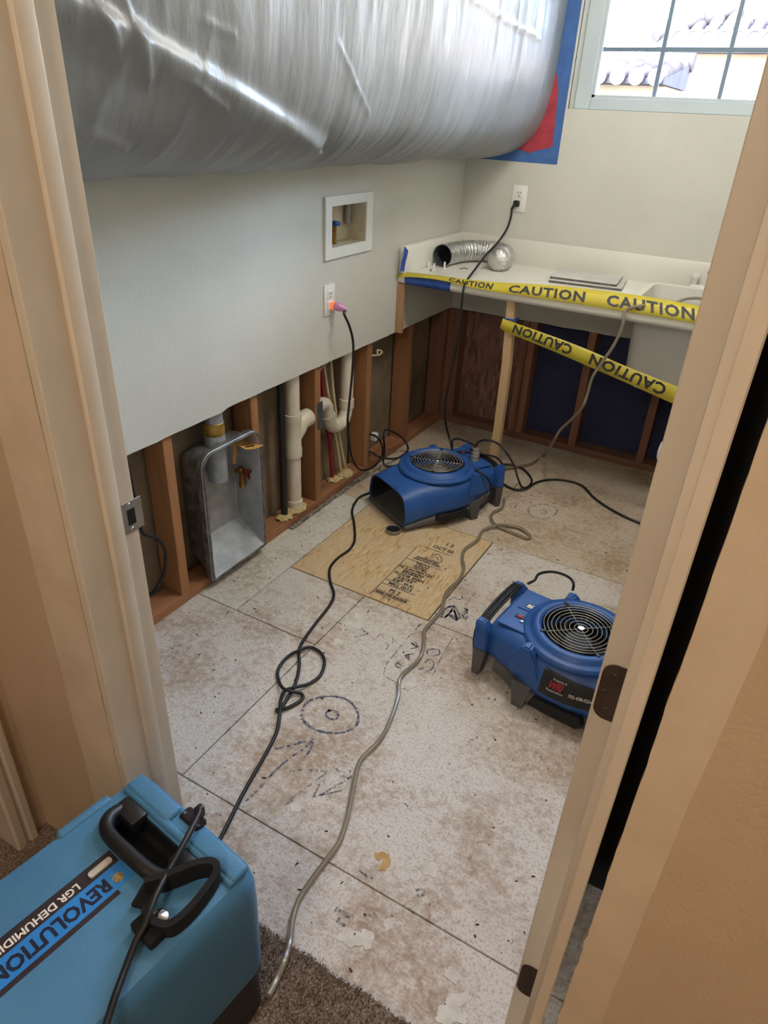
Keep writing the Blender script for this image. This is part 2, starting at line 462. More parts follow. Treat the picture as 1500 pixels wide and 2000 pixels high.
def obj(name, mb, mat, parent=None, angle=35, local=False, recalc=True, **kw):
    """one mesh object; its vertices are world coordinates unless local=True"""
    bm = mb.bm
    if recalc: bmesh.ops.recalc_face_normals(bm, faces=bm.faces)
    me = bpy.data.meshes.new(name); bm.to_mesh(me); bm.free()
    me.materials.append(MATS[mat])
    me.polygons.foreach_set('use_smooth', [True] * len(me.polygons))
    me.set_sharp_from_angle(angle=math.radians(angle))
    o = bpy.data.objects.new(name, me); COL.objects.link(o)
    if parent is not None:
        o.parent = parent
        if not local:
            off = Vector((0, 0, 0)); q = parent
            while q is not None: off += q.location; q = q.parent
            me.transform(Matrix.Translation(-off))
    return tag(o, **kw)
def dup(o, name=None, parent=None):
    c = o.copy(); COL.objects.link(c)
    if parent is not None: c.parent = parent
    return c
def boolean_cut(o, cutter_mb):
    bpy.context.view_layer.update()
    me = bpy.data.meshes.new('cut'); cutter_mb.bm.to_mesh(me); cutter_mb.bm.free()
    c = bpy.data.objects.new('cut', me); COL.objects.link(c)
    c.matrix_world = o.matrix_world
    md = o.modifiers.new('cut', 'BOOLEAN'); md.operation = 'DIFFERENCE'; md.object = c; md.solver = 'EXACT'
    bpy.context.view_layer.update()
    new = bpy.data.meshes.new_from_object(o.evaluated_get(bpy.context.evaluated_depsgraph_get()))
    o.modifiers.clear(); o.data = new
    new.polygons.foreach_set('use_smooth', [True] * len(new.polygons))
    new.set_sharp_from_angle(angle=math.radians(35))
    bpy.data.objects.remove(c)

# ================================================================ STRUCTURE
LY = 3.403          # room face of the back wall
CUT = 0.648         # height of the flood cut
RX = 1.62           # room face of the right wall
# ---------------- floor: separate subfloor boards with open joints
floor = empty('floor', (0, 0, 0), kind='structure')
obj('underlay', MB().box(-0.6, 2.7, -1.7, 3.6, -0.06, -0.02), 'dark_inside', floor)
G = 0.0017
def board(x0, x1, y0, y1, mat, dz=0.0):
    b = MB().box(x0 + G, x1 - G, y0 + G, y1 - G, -0.02, dz, bev=0.0012)
    return obj('floor_board', b, mat, floor)
board(-0.13, 2.0, 0.56, 0.814, 'floor_board')
board(-0.13, 0.493, 0.814, 1.42, 'floor_board')
board(0.159, 0.493, 1.42, 1.735, 'floor_board')
board(-0.13, 0.159, 1.42, 2.34, 'floor_board_white')
board(0.493, 2.0, 0.814, 1.735, 'floor_board')
board(0.752, 2.0, 1.735, 2.34, 'floor_board')
board(-0.13, 2.0, 2.34, 3.56, 'floor_board_beige')
obj('floor_board', MB().box(0.159 + 2 * G, 0.752 - 2 * G, 1.735 + 2 * G, 2.34 - 2 * G, -0.02, 0.0008, bev=0.0012), 'osb_clean', floor, label='newer yellow board patched into the floor')
# grit left along the foot of the left wall
mb = MB()
def grit_ring(y):
    w = 0.011 + 0.004 * noise.noise((y * 31, 0, 1)); h = 0.012 + 0.004 * noise.noise((y * 47, 2, 0))
    x = -0.002 + 0.004 * noise.noise((y * 17, 5, 0))
    return [(x - w, y, 0.0), (x - w * 0.7, y, h * 0.8), (x, y, h), (x + w * 0.7, y, h * 0.7), (x + w, y, 0.0)]
mb.loft([grit_ring(1.955 + i * 0.008) for i in range(80)])
obj('grit_strip', mb, 'grit', floor, label='gritty strip of old adhesive along the foot of the left wall')

# ---------------- left wall: drywall cut off above bare studs
wall_left = empty('wall_left', (0, 0, 0), kind='structure')
mb = MB()
BX0, BX1, BZ0, BZ1 = 2.222, 2.516, 1.072, 1.256        # opening for the outlet box
def cut_edge(y): return CUT + 0.004 * noise.noise((y * 9, 3, 0)) + 0.002 * noise.noise((y * 40, 1, 0)) - (0.008 if y < 1.6 else 0.0)
ys = [0.55 + (LY - 0.55) * i / 90 for i in range(91)]
poly = [(y, cut_edge(y)) for y in ys] + [(LY, BZ0), (0.55, BZ0)]
mb.prism(poly, 'x', -0.0127, 0.0)
mb.box(-0.0127, 0.0, 0.55, BX0, BZ0, BZ1); mb.box(-0.0127, 0.0, BX1, LY, BZ0, BZ1)
mb.box(-0.0127, 0.0, 0.55, LY, BZ1, 2.44)
obj('drywall', mb, 'wall_paint', wall_left, angle=20)
obj('drywall_backing', MB().box(-0.125, -0.1127, 0.5, 3.56, 0, 2.44), 'cavity_paper', wall_left)
obj('bottom_plate', MB().box(-0.1017, -0.0137, 0.66, 3.50, 0, 0.038, bev=0.002), 'plate_wood', wall_left)
first = None
for y in (0.90, 1.343, 1.760, 2.155, 2.561, 2.965):
    o = obj('stud', MB().box(-0.1017, -0.0133, y, y + 0.039, 0.038, 2.4, bev=0.002), 'stud_wood', wall_left)
obj('stud', MB().box(-0.1017, -0.0133, 3.375, 3.412, 0.038, 2.4, bev=0.002), 'back_stud_wood', wall_left)

# ---------------- back wall with the window opening
wall_back = empty('wall_back', (0, 0, 0), kind='structure')
WX0, WX1, WZ0, WZ1 = 0.462, 1.40, 1.574, 2.28
mb = MB()
def cut_b(x): return CUT - 0.002 + 0.004 * noise.noise((x * 9, 7, 0)) + 0.002 * noise.noise((x * 40, 9, 0))
poly = [(-0.0127 + (RX + 0.0127) * i / 60, cut_b(RX * i / 60)) for i in range(61)] + [(RX, WZ0), (-0.0127, WZ0)]
mb.prism(poly, 'y', LY, LY + 0.0127)
mb.box(-0.0127, WX0, LY, LY + 0.0127, WZ0, WZ1); mb.box(WX1, RX, LY, LY + 0.0127, WZ0, WZ1); mb.box(-0.0127, RX, LY, LY + 0.0127, WZ1, 2.44)
obj('drywall', mb, 'wall_paint', wall_back, angle=20)
mb = MB()      # drywall returns around the window
mb.box(WX0 - 0.012, WX0, LY + 0.002, 3.56, WZ0 - 0.012, WZ1 + 0.012); mb.box(WX1, WX1 + 0.012, LY + 0.002, 3.56, WZ0 - 0.012, WZ1 + 0.012)
mb.box(WX0, WX1, LY + 0.002, 3.56, WZ0 - 0.012, WZ0); mb.box(WX0, WX1, LY + 0.002, 3.56, WZ1, WZ1 + 0.012)
obj('window_return', mb, 'wall_paint', wall_back)
obj('bottom_plate', MB().box(-0.10, RX, LY + 0.0137, LY + 0.1017, 0, 0.038, bev=0.002), 'plate_wood_across', wall_back)
for x in (0.02, 0.395, 0.436, 0.738, 1.092, 1.45):
    obj('stud', MB().box(x, x + 0.038, LY + 0.0133, LY + 0.1017, 0.038, WZ0 - 0.05, bev=0.002), 'back_stud_wood', wall_back)
obj('corner_block', MB().box(-0.10, 0.02, LY + 0.0133, LY + 0.1017, 0.038, 1.5, bev=0.002), 'back_stud_wood', wall_back)
obj('sheathing', MB().box(-0.12, 0.43, LY + 0.102, LY + 0.113, 0, WZ0 - 0.02), 'osb_dark', wall_back)
simple('building_paper', rgb(52, 58, 92), rgb(44, 50, 80), 6, 0.85, world=True)
obj('building_paper', MB().box(0.43, RX + 0.1, LY + 0.102, LY + 0.113, 0, WZ0 - 0.02), 'building_paper', wall_back)
mb = MB()      # outer skin of the house around the window
mb.box(-0.2, RX + 0.3, LY + 0.113, LY + 0.17, -0.1, WZ0 - 0.012); mb.box(-0.2, WX0 - 0.012, LY + 0.113, LY + 0.17, WZ0 - 0.012, 2.6)
mb.box(WX1 + 0.012, RX + 0.3, LY + 0.113, LY + 0.17, WZ0 - 0.012, 2.6); mb.box(WX0 - 0.012, WX1 + 0.012, LY + 0.113, LY + 0.17, WZ1 + 0.012, 2.6)
obj('outer_stucco', mb, 'stucco_peach', wall_back)

wall_right = empty('wall_right', (0, 0, 0), kind='structure')
obj('drywall', MB().box(RX, RX + 0.0127, 0.655, LY + 0.0127, CUT, 2.44), 'wall_paint', wall_right)
obj('wall_core', MB().box(RX + 0.0127, RX + 0.12, 0.655, 3.56, 0, 2.46), 'cavity_paper', wall_right)

# ---------------- window: vinyl frame, grid and panes
window_1 = empty('window_1', (0.93, 3.50, WZ0), kind='structure')
FY0, FY1 = 3.480, 3.555
GX0, GX1, GZ0, GZ1 = 0.532, 1.33, 1.622, 2.23
mb = MB()
mb.box(WX0, GX0, FY0, FY1, WZ0, WZ1, bev=0.004); mb.box(GX1, WX1, FY0, FY1, WZ0, WZ1, bev=0.004)
mb.box(GX0, GX1, FY0, FY1, WZ0, GZ0, bev=0.004); mb.box(GX0, GX1, FY0, FY1, GZ1, WZ1, bev=0.004)
obj('window_frame', mb, 'vinyl_white', window_1)
mb = MB()
mb.box(GX0 - 0.001, GX0 + 0.012, FY0 + 0.014, FY1 - 0.01, GZ0, GZ1); mb.box(GX1 - 0.012, GX1 + 0.001, FY0 + 0.014, FY1 - 0.01, GZ0, GZ1)
mb.box(GX0, GX1, FY0 + 0.014, FY1 - 0.01, GZ0 - 0.001, GZ0 + 0.010); mb.box(GX0, GX1, FY0 + 0.014, FY1 - 0.01, GZ1 - 0.01, GZ1 + 0.001)
obj('glazing_bead', mb, 'vinyl_white', window_1)
MX = (0.79, 1.049); MZ = (1.799, 2.02)
for x in MX: obj('muntin', MB().box(x - 0.008, x + 0.008, 3.516, 3.528, GZ0, GZ1), 'muntin_grey', window_1)
for z in MZ: obj('muntin', MB().box(GX0, GX1, 3.5155, 3.5285, z - 0.008, z + 0.008), 'muntin_grey', window_1)
ex = [GX0] + list(MX) + [GX1]; ez = [GZ0] + list(MZ) + [GZ1]
for i in range(3):
    for j in range(3):
        obj('pane', MB().box(ex[i], ex[i + 1], 3.536, 3.538, ez[j], ez[j + 1]), 'window_glass', window_1)

# ---------------- ceiling and hall shell
obj('ceiling', MB().box(-0.3, 3.0, -2.2, 3.6, 2.44, 2.56), 'ceiling_paint', kind='structure')
wall_front = empty('wall_front', (0, 0, 0), kind='structure')
def ragged(x, z, k): return x + 0.002 * noise.noise((z * 9, k, 0)) + 0.0016 * noise.noise((z * 45, k, 3)) * (1.6 if z < 0.7 else 0.7)
zz = [0.0 + 2.44 * i / 160 for i in range(161)]
HY = 0.54
# right of the doorway: the casing is gone, bare strip then painted wall
poly = [(ragged(1.511, z, 1), z) for z in zz] + [(2.9, 2.44), (2.9, 0.0)]
obj('drywall', MB().prism(poly, 'y', HY, HY + 0.0127), 'bare_drywall', wall_front, angle=20)
poly = [(ragged(1.559, z, 2) + 0.004 * noise.noise((z * 3, 1, 1)), z) for z in zz] + [(2.9, 2.44), (2.9, 0.0)]
obj('paint_layer', MB().prism(poly, 'y', HY - 0.0008, HY), 'hall_paint', wall_front, angle=20, label='tan wall paint ending in a ragged line where the casing was')
obj('trimmer_stud', MB().box(1.527, 1.565, HY + 0.013, 0.642, 0, 2.1), 'dark_inside', wall_front)  # wooden stud coloured near-black for the shade inside the gap
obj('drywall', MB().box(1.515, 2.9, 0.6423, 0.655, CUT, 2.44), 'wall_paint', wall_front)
obj('casing', MB().box(1.486, 1.56, 0.656, 0.668, 0.60, 2.1), 'dark_inside', wall_front)  # closes the jamb gap; its near-black colour stands in for deep shade
# left of the doorway
poly = [(ragged(0.651, z, 3) - 0.001, z) for z in zz] + [(0.323, 2.44), (0.323, 0.0)]
obj('drywall', MB().prism(poly, 'y', HY, HY + 0.0127), 'bare_drywall', wall_front, angle=20)
poly = [(ragged(0.545, z, 4), z) for z in zz] + [(0.323, 2.44), (0.323, 0.0)]
obj('paint_layer', MB().prism(poly, 'y', HY - 0.0008, HY), 'hall_paint', wall_front, angle=20)
obj('drywall', MB().box(-0.12, 0.651, 0.6423, 0.655, 0.0, 2.44), 'wall_paint', wall_front)
obj('wall_core', MB().box(-0.12, 0.645, HY + 0.0127, 0.6423, 0, 2.44), 'cavity_paper', wall_front)
obj('drywall', MB().box(0.651, 1.513, HY, 0.655, 2.08, 2.44), 'wall_paint', wall_front)
wall_hall = empty('wall_hall', (0, 0, 0), kind='structure')
obj('drywall', MB().box(0.20, 0.323, -2.2, -0.42, 0, 2.44), 'hall_paint', wall_hall)
obj('drywall', MB().box(0.20, 0.323, 0.475, HY, 0, 2.44), 'hall_paint', wall_hall)
obj('drywall', MB().box(0.20, 0.323, -0.42, 0.475, 2.06, 2.44), 'hall_paint', wall_hall)
obj('drywall', MB().box(0.2, 2.9, -2.2, -2.08, 0, 2.44), 'hall_paint', wall_hall)
obj('drywall', MB().box(2.7, 2.82, -2.2, HY, 0, 2.44), 'hall_paint', wall_hall)
obj('drywall', MB().box(-1.9, -1.8, -2.2, 0.5, 0, 2.44), 'hall_paint', wall_hall)
obj('drywall', MB().box(-1.9, 0.2, -2.3, -2.2, 0, 2.44), 'hall_paint', wall_hall)
obj('drywall', MB().box(-1.9, -0.12, 0.5, 0.6, 0, 2.44), 'hall_paint', wall_hall)
obj('ceiling', MB().box(-1.9, -0.3, -2.3, 0.6, 2.44, 2.56), 'ceiling_paint', kind='structure')
# casing of the next doorway, on the hall's left wall
trim_1 = empty('trim_1', (0.323, 0.49, 0), kind='structure')
prof = [(0.3225, 0.509), (0.333, 0.509), (0.337, 0.505), (0.337, 0.492), (0.331, 0.488), (0.331, 0.482), (0.336, 0.478), (0.336, 0.462), (0.331, 0.457), (0.3225, 0.457)]
obj('casing', MB().prism(prof, 'z', 0.0, 2.12), 'trim_paint', trim_1)
obj('jamb_board', MB().box(0.20, 0.3235, 0.457, 0.475, 0, 2.06), 'trim_paint', trim_1)

# ---------------- doorway: jambs, stops, strike, the open door and its hinges
door_1 = empty('door_1', (1.07, 0.6, 0), kind='structure')
JL, JR = 0.670, 1.478
obj('jamb', MB().box(JL - 0.018, JL, HY - 0.001, 0.660, 0, 2.07, bev=0.0015), 'trim_paint', door_1)
obj('jamb', MB().box(JR, JR + 0.0155, HY - 0.001, 0.660, 0, 2.07, bev=0.0015), 'trim_paint', door_1)
obj('head_jamb', MB().box(JL - 0.018, JR + 0.0155, HY - 0.001, 0.660, 2.07, 2.09, bev=0.0015), 'trim_paint', door_1)
obj('stop', MB().box(JL - 0.001, JL + 0.011, 0.596, 0.624, 0, 2.07, bev=0.003, seg=2), 'trim_paint', door_1)
obj('stop', MB().box(JR - 0.011, JR + 0.001, 0.585, 0.622, 0, 2.07, bev=0.003, seg=2), 'trim_paint', door_1)
# strike plate
mb = MB().box(JL - 0.001, JL + 0.0016, 0.632, 0.672, 0.900, 0.957, bev=0.0007)
sp = obj('strike_plate', mb, 'brushed_nickel', door_1, label='brushed metal strike plate')
obj('latch_hole', MB().box(JL + 0.0012, JL + 0.0019, 0.640, 0.656, 0.914, 0.943), 'dark_inside', sp)
for z in (0.906, 0.951): obj('screw', MB().lathe([(0, 0.0012), (0.003, 0.0010), (0.0038, 0)], 12, M=Matrix.Translation((JL + 0.0016, 0.646, z)) @ Matrix.Rotation(PI / 2, 4, 'Y')), 'chrome', sp)
# the leaf, opened square into the room; its hinge edge faces the hall
DX0, DX1 = 1.433, 1.468
obj('door_leaf', MB().box(DX0, DX1, 0.690, 1.460, 0.012, 2.05, bev=0.0015), 'trim_paint', door_1)
def leaf_poly(z0, z1, x0, x1, r=0.016):
    P = [(x1, z0), (x1, z1)]
    for k in range(7):
        a = PI / 2 + PI / 2 * k / 6
        P.append((x0 + r + r * math.cos(a), z1 - r + r * math.sin(a)))
    for k in range(7):
        a = PI + PI / 2 * k / 6
        P.append((x0 + r + r * math.cos(a), z0 + r + r * math.sin(a)))
    return P
for zc in (0.232, 0.915, 1.84):
    h = obj('hinge', MB().prism(leaf_poly(zc - 0.044, zc + 0.044, DX0 + 0.003, DX1 + 0.002), 'y', 0.6875, 0.6905), 'hinge_bronze', door_1, label='dark bronze hinge leaf')
    obj('knuckle', MB().cyl((DX1 + 0.006, 0.684, zc - 0.044), (DX1 + 0.006, 0.684, zc + 0.044), 0.006, 12), 'hinge_bronze', h)
    for dx, dz in ((0.018, 0.028), (0.012, 0.0), (0.018, -0.028)):
        obj('screw', MB().lathe([(0, 0.0012), (0.003, 0.001), (0.004, 0)], 10, M=Matrix.Translation((DX0 + dx, 0.6876, zc + dz)) @ Matrix.Rotation(PI / 2, 4, 'X')), 'hinge_bronze', h)
simple('knob_white', rgb(244, 244, 242), rgb(240, 240, 238), 4, 0.12)
M = Matrix.Translation((DX0, 1.395, 0.952)) @ Matrix.Rotation(-PI / 2, 4, 'Y')
obj('knob', MB().lathe([(0.032, 0), (0.032, 0.006), (0.012, 0.010), (0.012, 0.030), (0.024, 0.036), (0.029, 0.048), (0.027, 0.058), (0.016, 0.064), (0, 0.066)], 28, M=M), 'knob_white', door_1, label='round white door knob')

# ---------------- hall lamp, and an unseen fill dome added to light the room
def ceiling_lamp(x, y, watts, col, label):
    t = empty('ceiling_light', (x, y, 2.44), label=label, cat='ceiling light')
    obj('lamp_base', MB().lathe([(0, 0), (0.15, 0), (0.15, -0.025), (0.13, -0.03)], 32, (x, y, 2.44)), 'brushed_nickel', t)
    obj('lamp_shade', MB().lathe([(0.14, -0.026), (0.135, -0.06), (0.10, -0.09), (0.05, -0.105), (0, -0.11)], 32, (x, y, 2.44)), 'lamp_glow', t)
    d = bpy.data.lights.new('dome_light', 'POINT'); d.energy = watts; d.color = col; d.shadow_soft_size = 0.13
    l = bpy.data.objects.new('dome_light', d); COL.objects.link(l); l.parent = t; l.location = (0, 0, -0.26)
ceiling_lamp(1.25, -0.85, HALL_LAMP_W, (1.0, 0.86, 0.70), 'round glass ceiling light in the hall behind the doorway')

ceiling_lamp(0.95, 2.15, ROOM_FILL_W, (0.99, 0.98, 0.94), 'added ceiling dome, out of view, filling the laundry room with light')
# ---------------- world outside the window
ground_out = obj('ground', MB().box(-12, 14, 3.8, 30, -3.3, -3.2), 'earth', kind='structure')

# ================================================================ OBJECTS
# ---------------- plastic film taped over the upper left wall
PROF = [(0.0, 1.372), (0.07, 1.362), (0.16, 1.372), (0.25, 1.405), (0.325, 1.47), (0.365, 1.565), (0.385, 1.70), (0.392, 1.90), (0.392, 2.10), (0.375, 2.28), (0.30, 2.40), (0.22, 2.438)]
PS = smooth([(x, 0, z) for x, z in PROF], 12)
def prof_at(t):
    f = t * (len(PS) - 1); k = min(int(f), len(PS) - 2)
    return PS[k].lerp(PS[k + 1], f - k)
def seg_dist(p, a, b):
    ax, ay = a; bx, by = b; dx, dy = bx - ax, by - ay
    t = max(0, min(1, ((p[0] - ax) * dx + (p[1] - ay) * dy) / (dx * dx + dy * dy)))
    return math.hypot(p[0] - ax - t * dx, p[1] - ay - t * dy), t, (p[0] - ax) * dy - (p[1] - ay) * dx
CREASES = [((0.86, 1.66), (1.70, 1.44), 0.045, 0.017), ((0.84, 1.50), (1.05, 1.44), 0.03, 0.005), ((1.16, 1.56), (1.27, 1.52), 0.016, 0.004), ((1.20, 1.66), (1.28, 1.645), 0.012, 0.0025),
           ((1.68, 1.66), (1.78, 1.58), 0.012, 0.0022), ((1.78, 1.58), (1.88, 1.52), 0.012, 0.0022), ((0.95, 1.50), (1.02, 1.62), 0.026, 0.006), ((1.15, 1.44), (1.2, 1.60), 0.026, 0.004), ((0.92, 1.70), (0.98, 1.60), 0.02, 0.006), ((0.98, 1.72), (1.06, 1.56), 0.016, 0.005), ((2.1, 1.86), (3.1, 1.80), 0.008, 0.006)]
def film_pt(u, v):
    y = 0.66 + (LY - 0.004 - 0.66) * u
    p = prof_at(v); q = prof_at(min(1, v + 0.01)); o = prof_at(max(0, v - 0.01))
    tx, tz = q.x - o.x, q.z - o.z; l = math.hypot(tx, tz) or 1
    nx, nz = tz / l, -tx / l
    wgt = min(1, v * 7) * min(1, (1 - v) * 6) * min(1, (1 - u) * 10 + 0.15)
    z = p.z
    d = 0.016 * noise.noise((y * 1.6, z * 2.2, 1)) + 0.010 * noise.noise((y * 6.5, z * 2.6, 4)) + 0.0022 * noise.noise((y * 22, z * 4.2, 7)) + 0.0010 * noise.noise((y * 55, z * 9, 2))
    top = max(0, min(1, (z - 1.68) / 0.15)) * max(0, min(1, (y - 1.5) / 0.5))
    d += top * 0.006 * (1 - abs(noise.noise((y * 13, z * 0.8, 11))) * 3.0)
    for a, b, w, h in CREASES:
        ds, t, sd = seg_dist((y, z), a, b)
        w *= 1.0 if sd > 0 else 0.4
        if ds < 4 * w: d += h * math.exp(-(ds / w) ** 2)
    bulge = 1.0 + 0.02 * math.sin(u * 3.0) + 0.05 * (1 - u)
    return (max(0.0015, p.x * bulge + nx * d * wgt), y, z + nz * d * wgt)
mb = MB().grid(film_pt, 620, 250)
film = obj('plastic_film', mb, 'plastic_film', angle=180, label='big bulging silver plastic film taped over the upper left wall', cat='plastic sheet')

# blue masking border and the red tape on the back wall
t = empty('masking_tape', (0.42, LY, 1.354), label='wide blue masking border on the back wall beside the window', cat='tape')
obj('tape_strip', MB().box(0.372, 0.452, LY - 0.0009, LY - 0.0001, 1.356, 2.44), 'masking_blue', t)
obj('tape_strip', MB().box(0.0, 0.45, LY - 0.0012, LY - 0.0001, 1.355, 1.425), 'masking_blue', t)
t = empty('red_tape', (0.38, LY, 1.41), label='torn red tape along the far edge of the silver plastic film', cat='tape')
poly = [(0.30, 1.43), (0.40, 1.418), (0.418, 1.43), (0.414, 1.55), (0.408, 1.64), (0.392, 1.70), (0.36, 1.70), (0.32, 1.6)]
obj('tape_strip', MB().prism(poly, 'y', LY - 0.0019, LY - 0.001), 'red_tape', t)
poly = [(0.03, 1.398), (0.06, 1.410), (0.09, 1.398), (0.28, 1.404), (0.31, 1.392), (0.345, 1.404), (0.412, 1.422), (0.405, 1.450), (0.2, 1.45), (0.03, 1.43)]
obj('tape_strip', MB().prism(poly, 'y', LY - 0.0025, LY - 0.0014), 'red_tape', t)

# ---------------- recessed washer box
BXY = (2.195 + 2.53) / 2
t = empty('outlet_box', (0, BXY, 1.04), label='white recessed washer outlet box in the left wall', cat='outlet box')
mb = MB()
y0, y1, z0, z1 = 2.196, 2.530, 1.040, 1.258
i0, i1, j0, j1 = 2.240, 2.482, 1.080, 1.222
mb.box(-0.001, 0.009, y0, i0, z0, z1, bev=0.002); mb.box(-0.001, 0.009, i1, y1, z0, z1, bev=0.002)
mb.box(-0.001, 0.0085, i0 - 0.002, i1 + 0.002, z0, j0, bev=0.002); mb.box(-0.001, 0.0085, i0 - 0.002, i1 + 0.002, j1, z1, bev=0.002)
obj('face_frame', mb, 'white_plastic', t)
mb = MB()
mb.box(-0.085, -0.081, i0 - 0.004, i1 + 0.004, j0 - 0.004, j1 + 0.004)
mb.box(-0.085, 0.0, i0 - 0.004, i0, j0 - 0.004, j1 + 0.004); mb.box(-0.085, 0.0, i1, i1 + 0.004, j0 - 0.004, j1 + 0.004)
mb.box(-0.085, 0.0, i0 - 0.004, i1 + 0.004, j0 - 0.004, j0); mb.box(-0.085, 0.0, i0 - 0.004, i1 + 0.004, j1, j1 + 0.004)
simple('box_inner', rgb(214, 204, 182), rgb(190, 176, 146), 18, 0.6, hi=0.8)
obj('recess', mb, 'box_inner', t)
obj('supply_pipe', MB().cyl((-0.06, 2.453, 1.222), (-0.06, 2.453, 1.14), 0.012, 14), 'brushed_nickel', t)
v = obj('valve', MB().cyl((-0.045, 2.330, 1.08), (-0.045, 2.330, 1.15), 0.011, 14), 'brass', t)
obj('valve_handle', MB().box(-0.050, -0.020, 2.308, 2.342, 1.146, 1.162, bev=0.004), 'blue_tape', v, label='blue valve handle')

# ---------------- electrical outlets
def outlet(axis, u0, z0, label, group=None):
    """plate 70 x 114 mm centred at u0, z0 on the left wall ('x') or the back wall ('y')"""
    if axis == 'x': t = empty('outlet', (0, u0, z0), label=label, cat='outlet'); M = Matrix.Translation((0, u0, z0)) @ Matrix(((0, 0, 1, 0), (1, 0, 0, 0), (0, 1, 0, 0), (0, 0, 0, 1)))
    else: t = empty('outlet', (u0, LY, z0), label=label, cat='outlet'); M = Matrix.Translation((u0, LY, z0)) @ Matrix(((1, 0, 0, 0), (0, 0, -1, 0), (0, 1, 0, 0), (0, 0, 0, 1)))
    obj('cover_plate', MB().box(-0.036, 0.036, -0.058, 0.058, 0, 0.006, bev=0.003, M=M, seg=2), 'white_plastic', t)
    for s in (-1, 1):
        f = obj('receptacle', MB().box(-0.017, 0.017, s * 0.021 - 0.016, s * 0.021 + 0.016, 0.005, 0.0085, bev=0.0015, M=M), 'white_plastic', t)
        if s == 1:
            mb = MB()
            for dx in (-0.0065, 0.0065): mb.box(dx - 0.0013, dx + 0.0013, s * 0.021 - 0.001, s * 0.021 + 0.009, 0.0083, 0.0088, M=M)
            mb.box(-0.0025, 0.0025, s * 0.021 - 0.011, s * 0.021 - 0.006, 0.0083, 0.0088, M=M)
            obj('slots', mb, 'dark_inside', f)
    return t
outlet('x', 2.230, 0.894, 'white wall outlet above the cut drywall with a glowing pink plug in it')
outlet('y', 0.295, 1.201, 'white wall outlet on the back wall above the foil duct')

# ---------------- counter, sink, support post
counter = empty('countertop', (0.8, 3.09, 0.868), label='white laminate countertop with a rounded front edge and raised backsplash', cat='countertop')
CZ = 0.912; CF = 2.775
SX0, SX1, SY0, SY1 = 0.995, 1.545, 2.900, 3.335
mb = MB()
nose = []
for k in range(9):
    a = -PI / 2 - PI * k / 8
    nose.append((CF + 0.022 + 0.022 * math.cos(a), 0.890 + 0.022 * math.sin(a)))
mb.prism([(SY0, 0.868)] + nose + [(SY0, CZ)], 'x', 0.002, RX - 0.002)
mb.box(0.002, SX0, SY0, LY - 0.002, 0.872, CZ); mb.box(SX1, RX - 0.002, SY0, LY - 0.002, 0.872, CZ); mb.box(SX0, SX1, SY1, LY - 0.002, 0.872, CZ)
obj('top', mb, 'white_counter', counter, angle=30)
obj('backsplash', MB().box(0.002, RX - 0.002, LY - 0.022, LY - 0.002, CZ - 0.001, 1.026, bev=0.004, seg=2), 'white_counter', counter)
obj('side_splash', MB().box(0.001, 0.032, CF + 0.006, LY - 0.022, CZ - 0.001, 1.026, bev=0.006, seg=2), 'white_counter', counter)
obj('cleat', MB().box(0.001, 0.034, 2.775, 2.795, 0.650, 0.868, bev=0.002), 'cleat_wood', counter, label='reddish wooden cleat under the left end')
# sink
def rrect(x0, x1, y0, y1, r, z, n=6):
    P = []
    for cx, cy, a0 in ((x1 - r, y1 - r, 0), (x0 + r, y1 - r, PI / 2), (x0 + r, y0 + r, PI), (x1 - r, y0 + r, 3 * PI / 2)):
        for k in range(n + 1):
            a = a0 + PI / 2 * k / n
            P.append((cx + r * math.cos(a), cy + r * math.sin(a), z))
    return P
sink = empty('laundry_sink', (1.27, 3.12, 0.56), label='white laundry sink with a deep tub set in the counter', cat='sink')
e = 0.022
mb = MB().loft([rrect(SX0 - e, SX1 + e, SY0 - e, SY1 + e, 0.05, CZ), rrect(SX0 - e + 0.003, SX1 + e - 0.003, SY0 - e + 0.003, SY1 + e - 0.003, 0.05, CZ + 0.014), rrect(SX0 - 0.004, SX1 + 0.004, SY0 - 0.004, SY1 + 0.004, 0.045, CZ + 0.017), rrect(SX0 + 0.008, SX1 - 0.008, SY0 + 0.008, SY1 - 0.008, 0.045, CZ + 0.012), rrect(SX0 + 0.012, SX1 - 0.012, SY0 + 0.012, SY1 - 0.012, 0.045, 0.862)], cap0=False, cap1=False)
obj('rim', mb, 'white_counter', sink)
mb = MB().loft([rrect(SX0 + 0.010, SX1 - 0.010, SY0 + 0.010, SY1 - 0.010, 0.045, 0.868), rrect(SX0 + 0.022, SX1 - 0.022, SY0 + 0.022, SY1 - 0.022, 0.05, 0.60), rrect(SX0 + 0.05, SX1 - 0.05, SY0 + 0.05, SY1 - 0.05, 0.06, 0.565), rrect(SX0 + 0.056, SX1 - 0.056, SY0 + 0.056, SY1 - 0.056, 0.06, 0.572), rrect(SX0 + 0.028, SX1 - 0.028, SY0 + 0.028, SY1 - 0.028, 0.05, 0.605), rrect(SX0 + 0.016, SX1 - 0.016, SY0 + 0.016, SY1 - 0.016, 0.045, 0.868)], cap0=False, cap1=False)
mb.mesh(rrect(SX0 + 0.056, SX1 - 0.056, SY0 + 0.056, SY1 - 0.056, 0.06, 0.572), [tuple(range(28))])
obj('tub', mb, 'tub_plastic', sink)
fa = empty('faucet', (1.22, 3.352, CZ), label='white faucet behind the sink by the doorway edge', cat='faucet')
obj('faucet_base', MB().box(1.14, 1.30, 3.345, 3.378, CZ, CZ + 0.025, bev=0.008, seg=2), 'white_plastic', fa)
obj('spout', MB().tube([(1.22, 3.362, CZ + 0.02), (1.22, 3.36, CZ + 0.10), (1.22, 3.30, CZ + 0.13), (1.22, 3.22, CZ + 0.10)], 0.011, 12), 'chrome', fa)
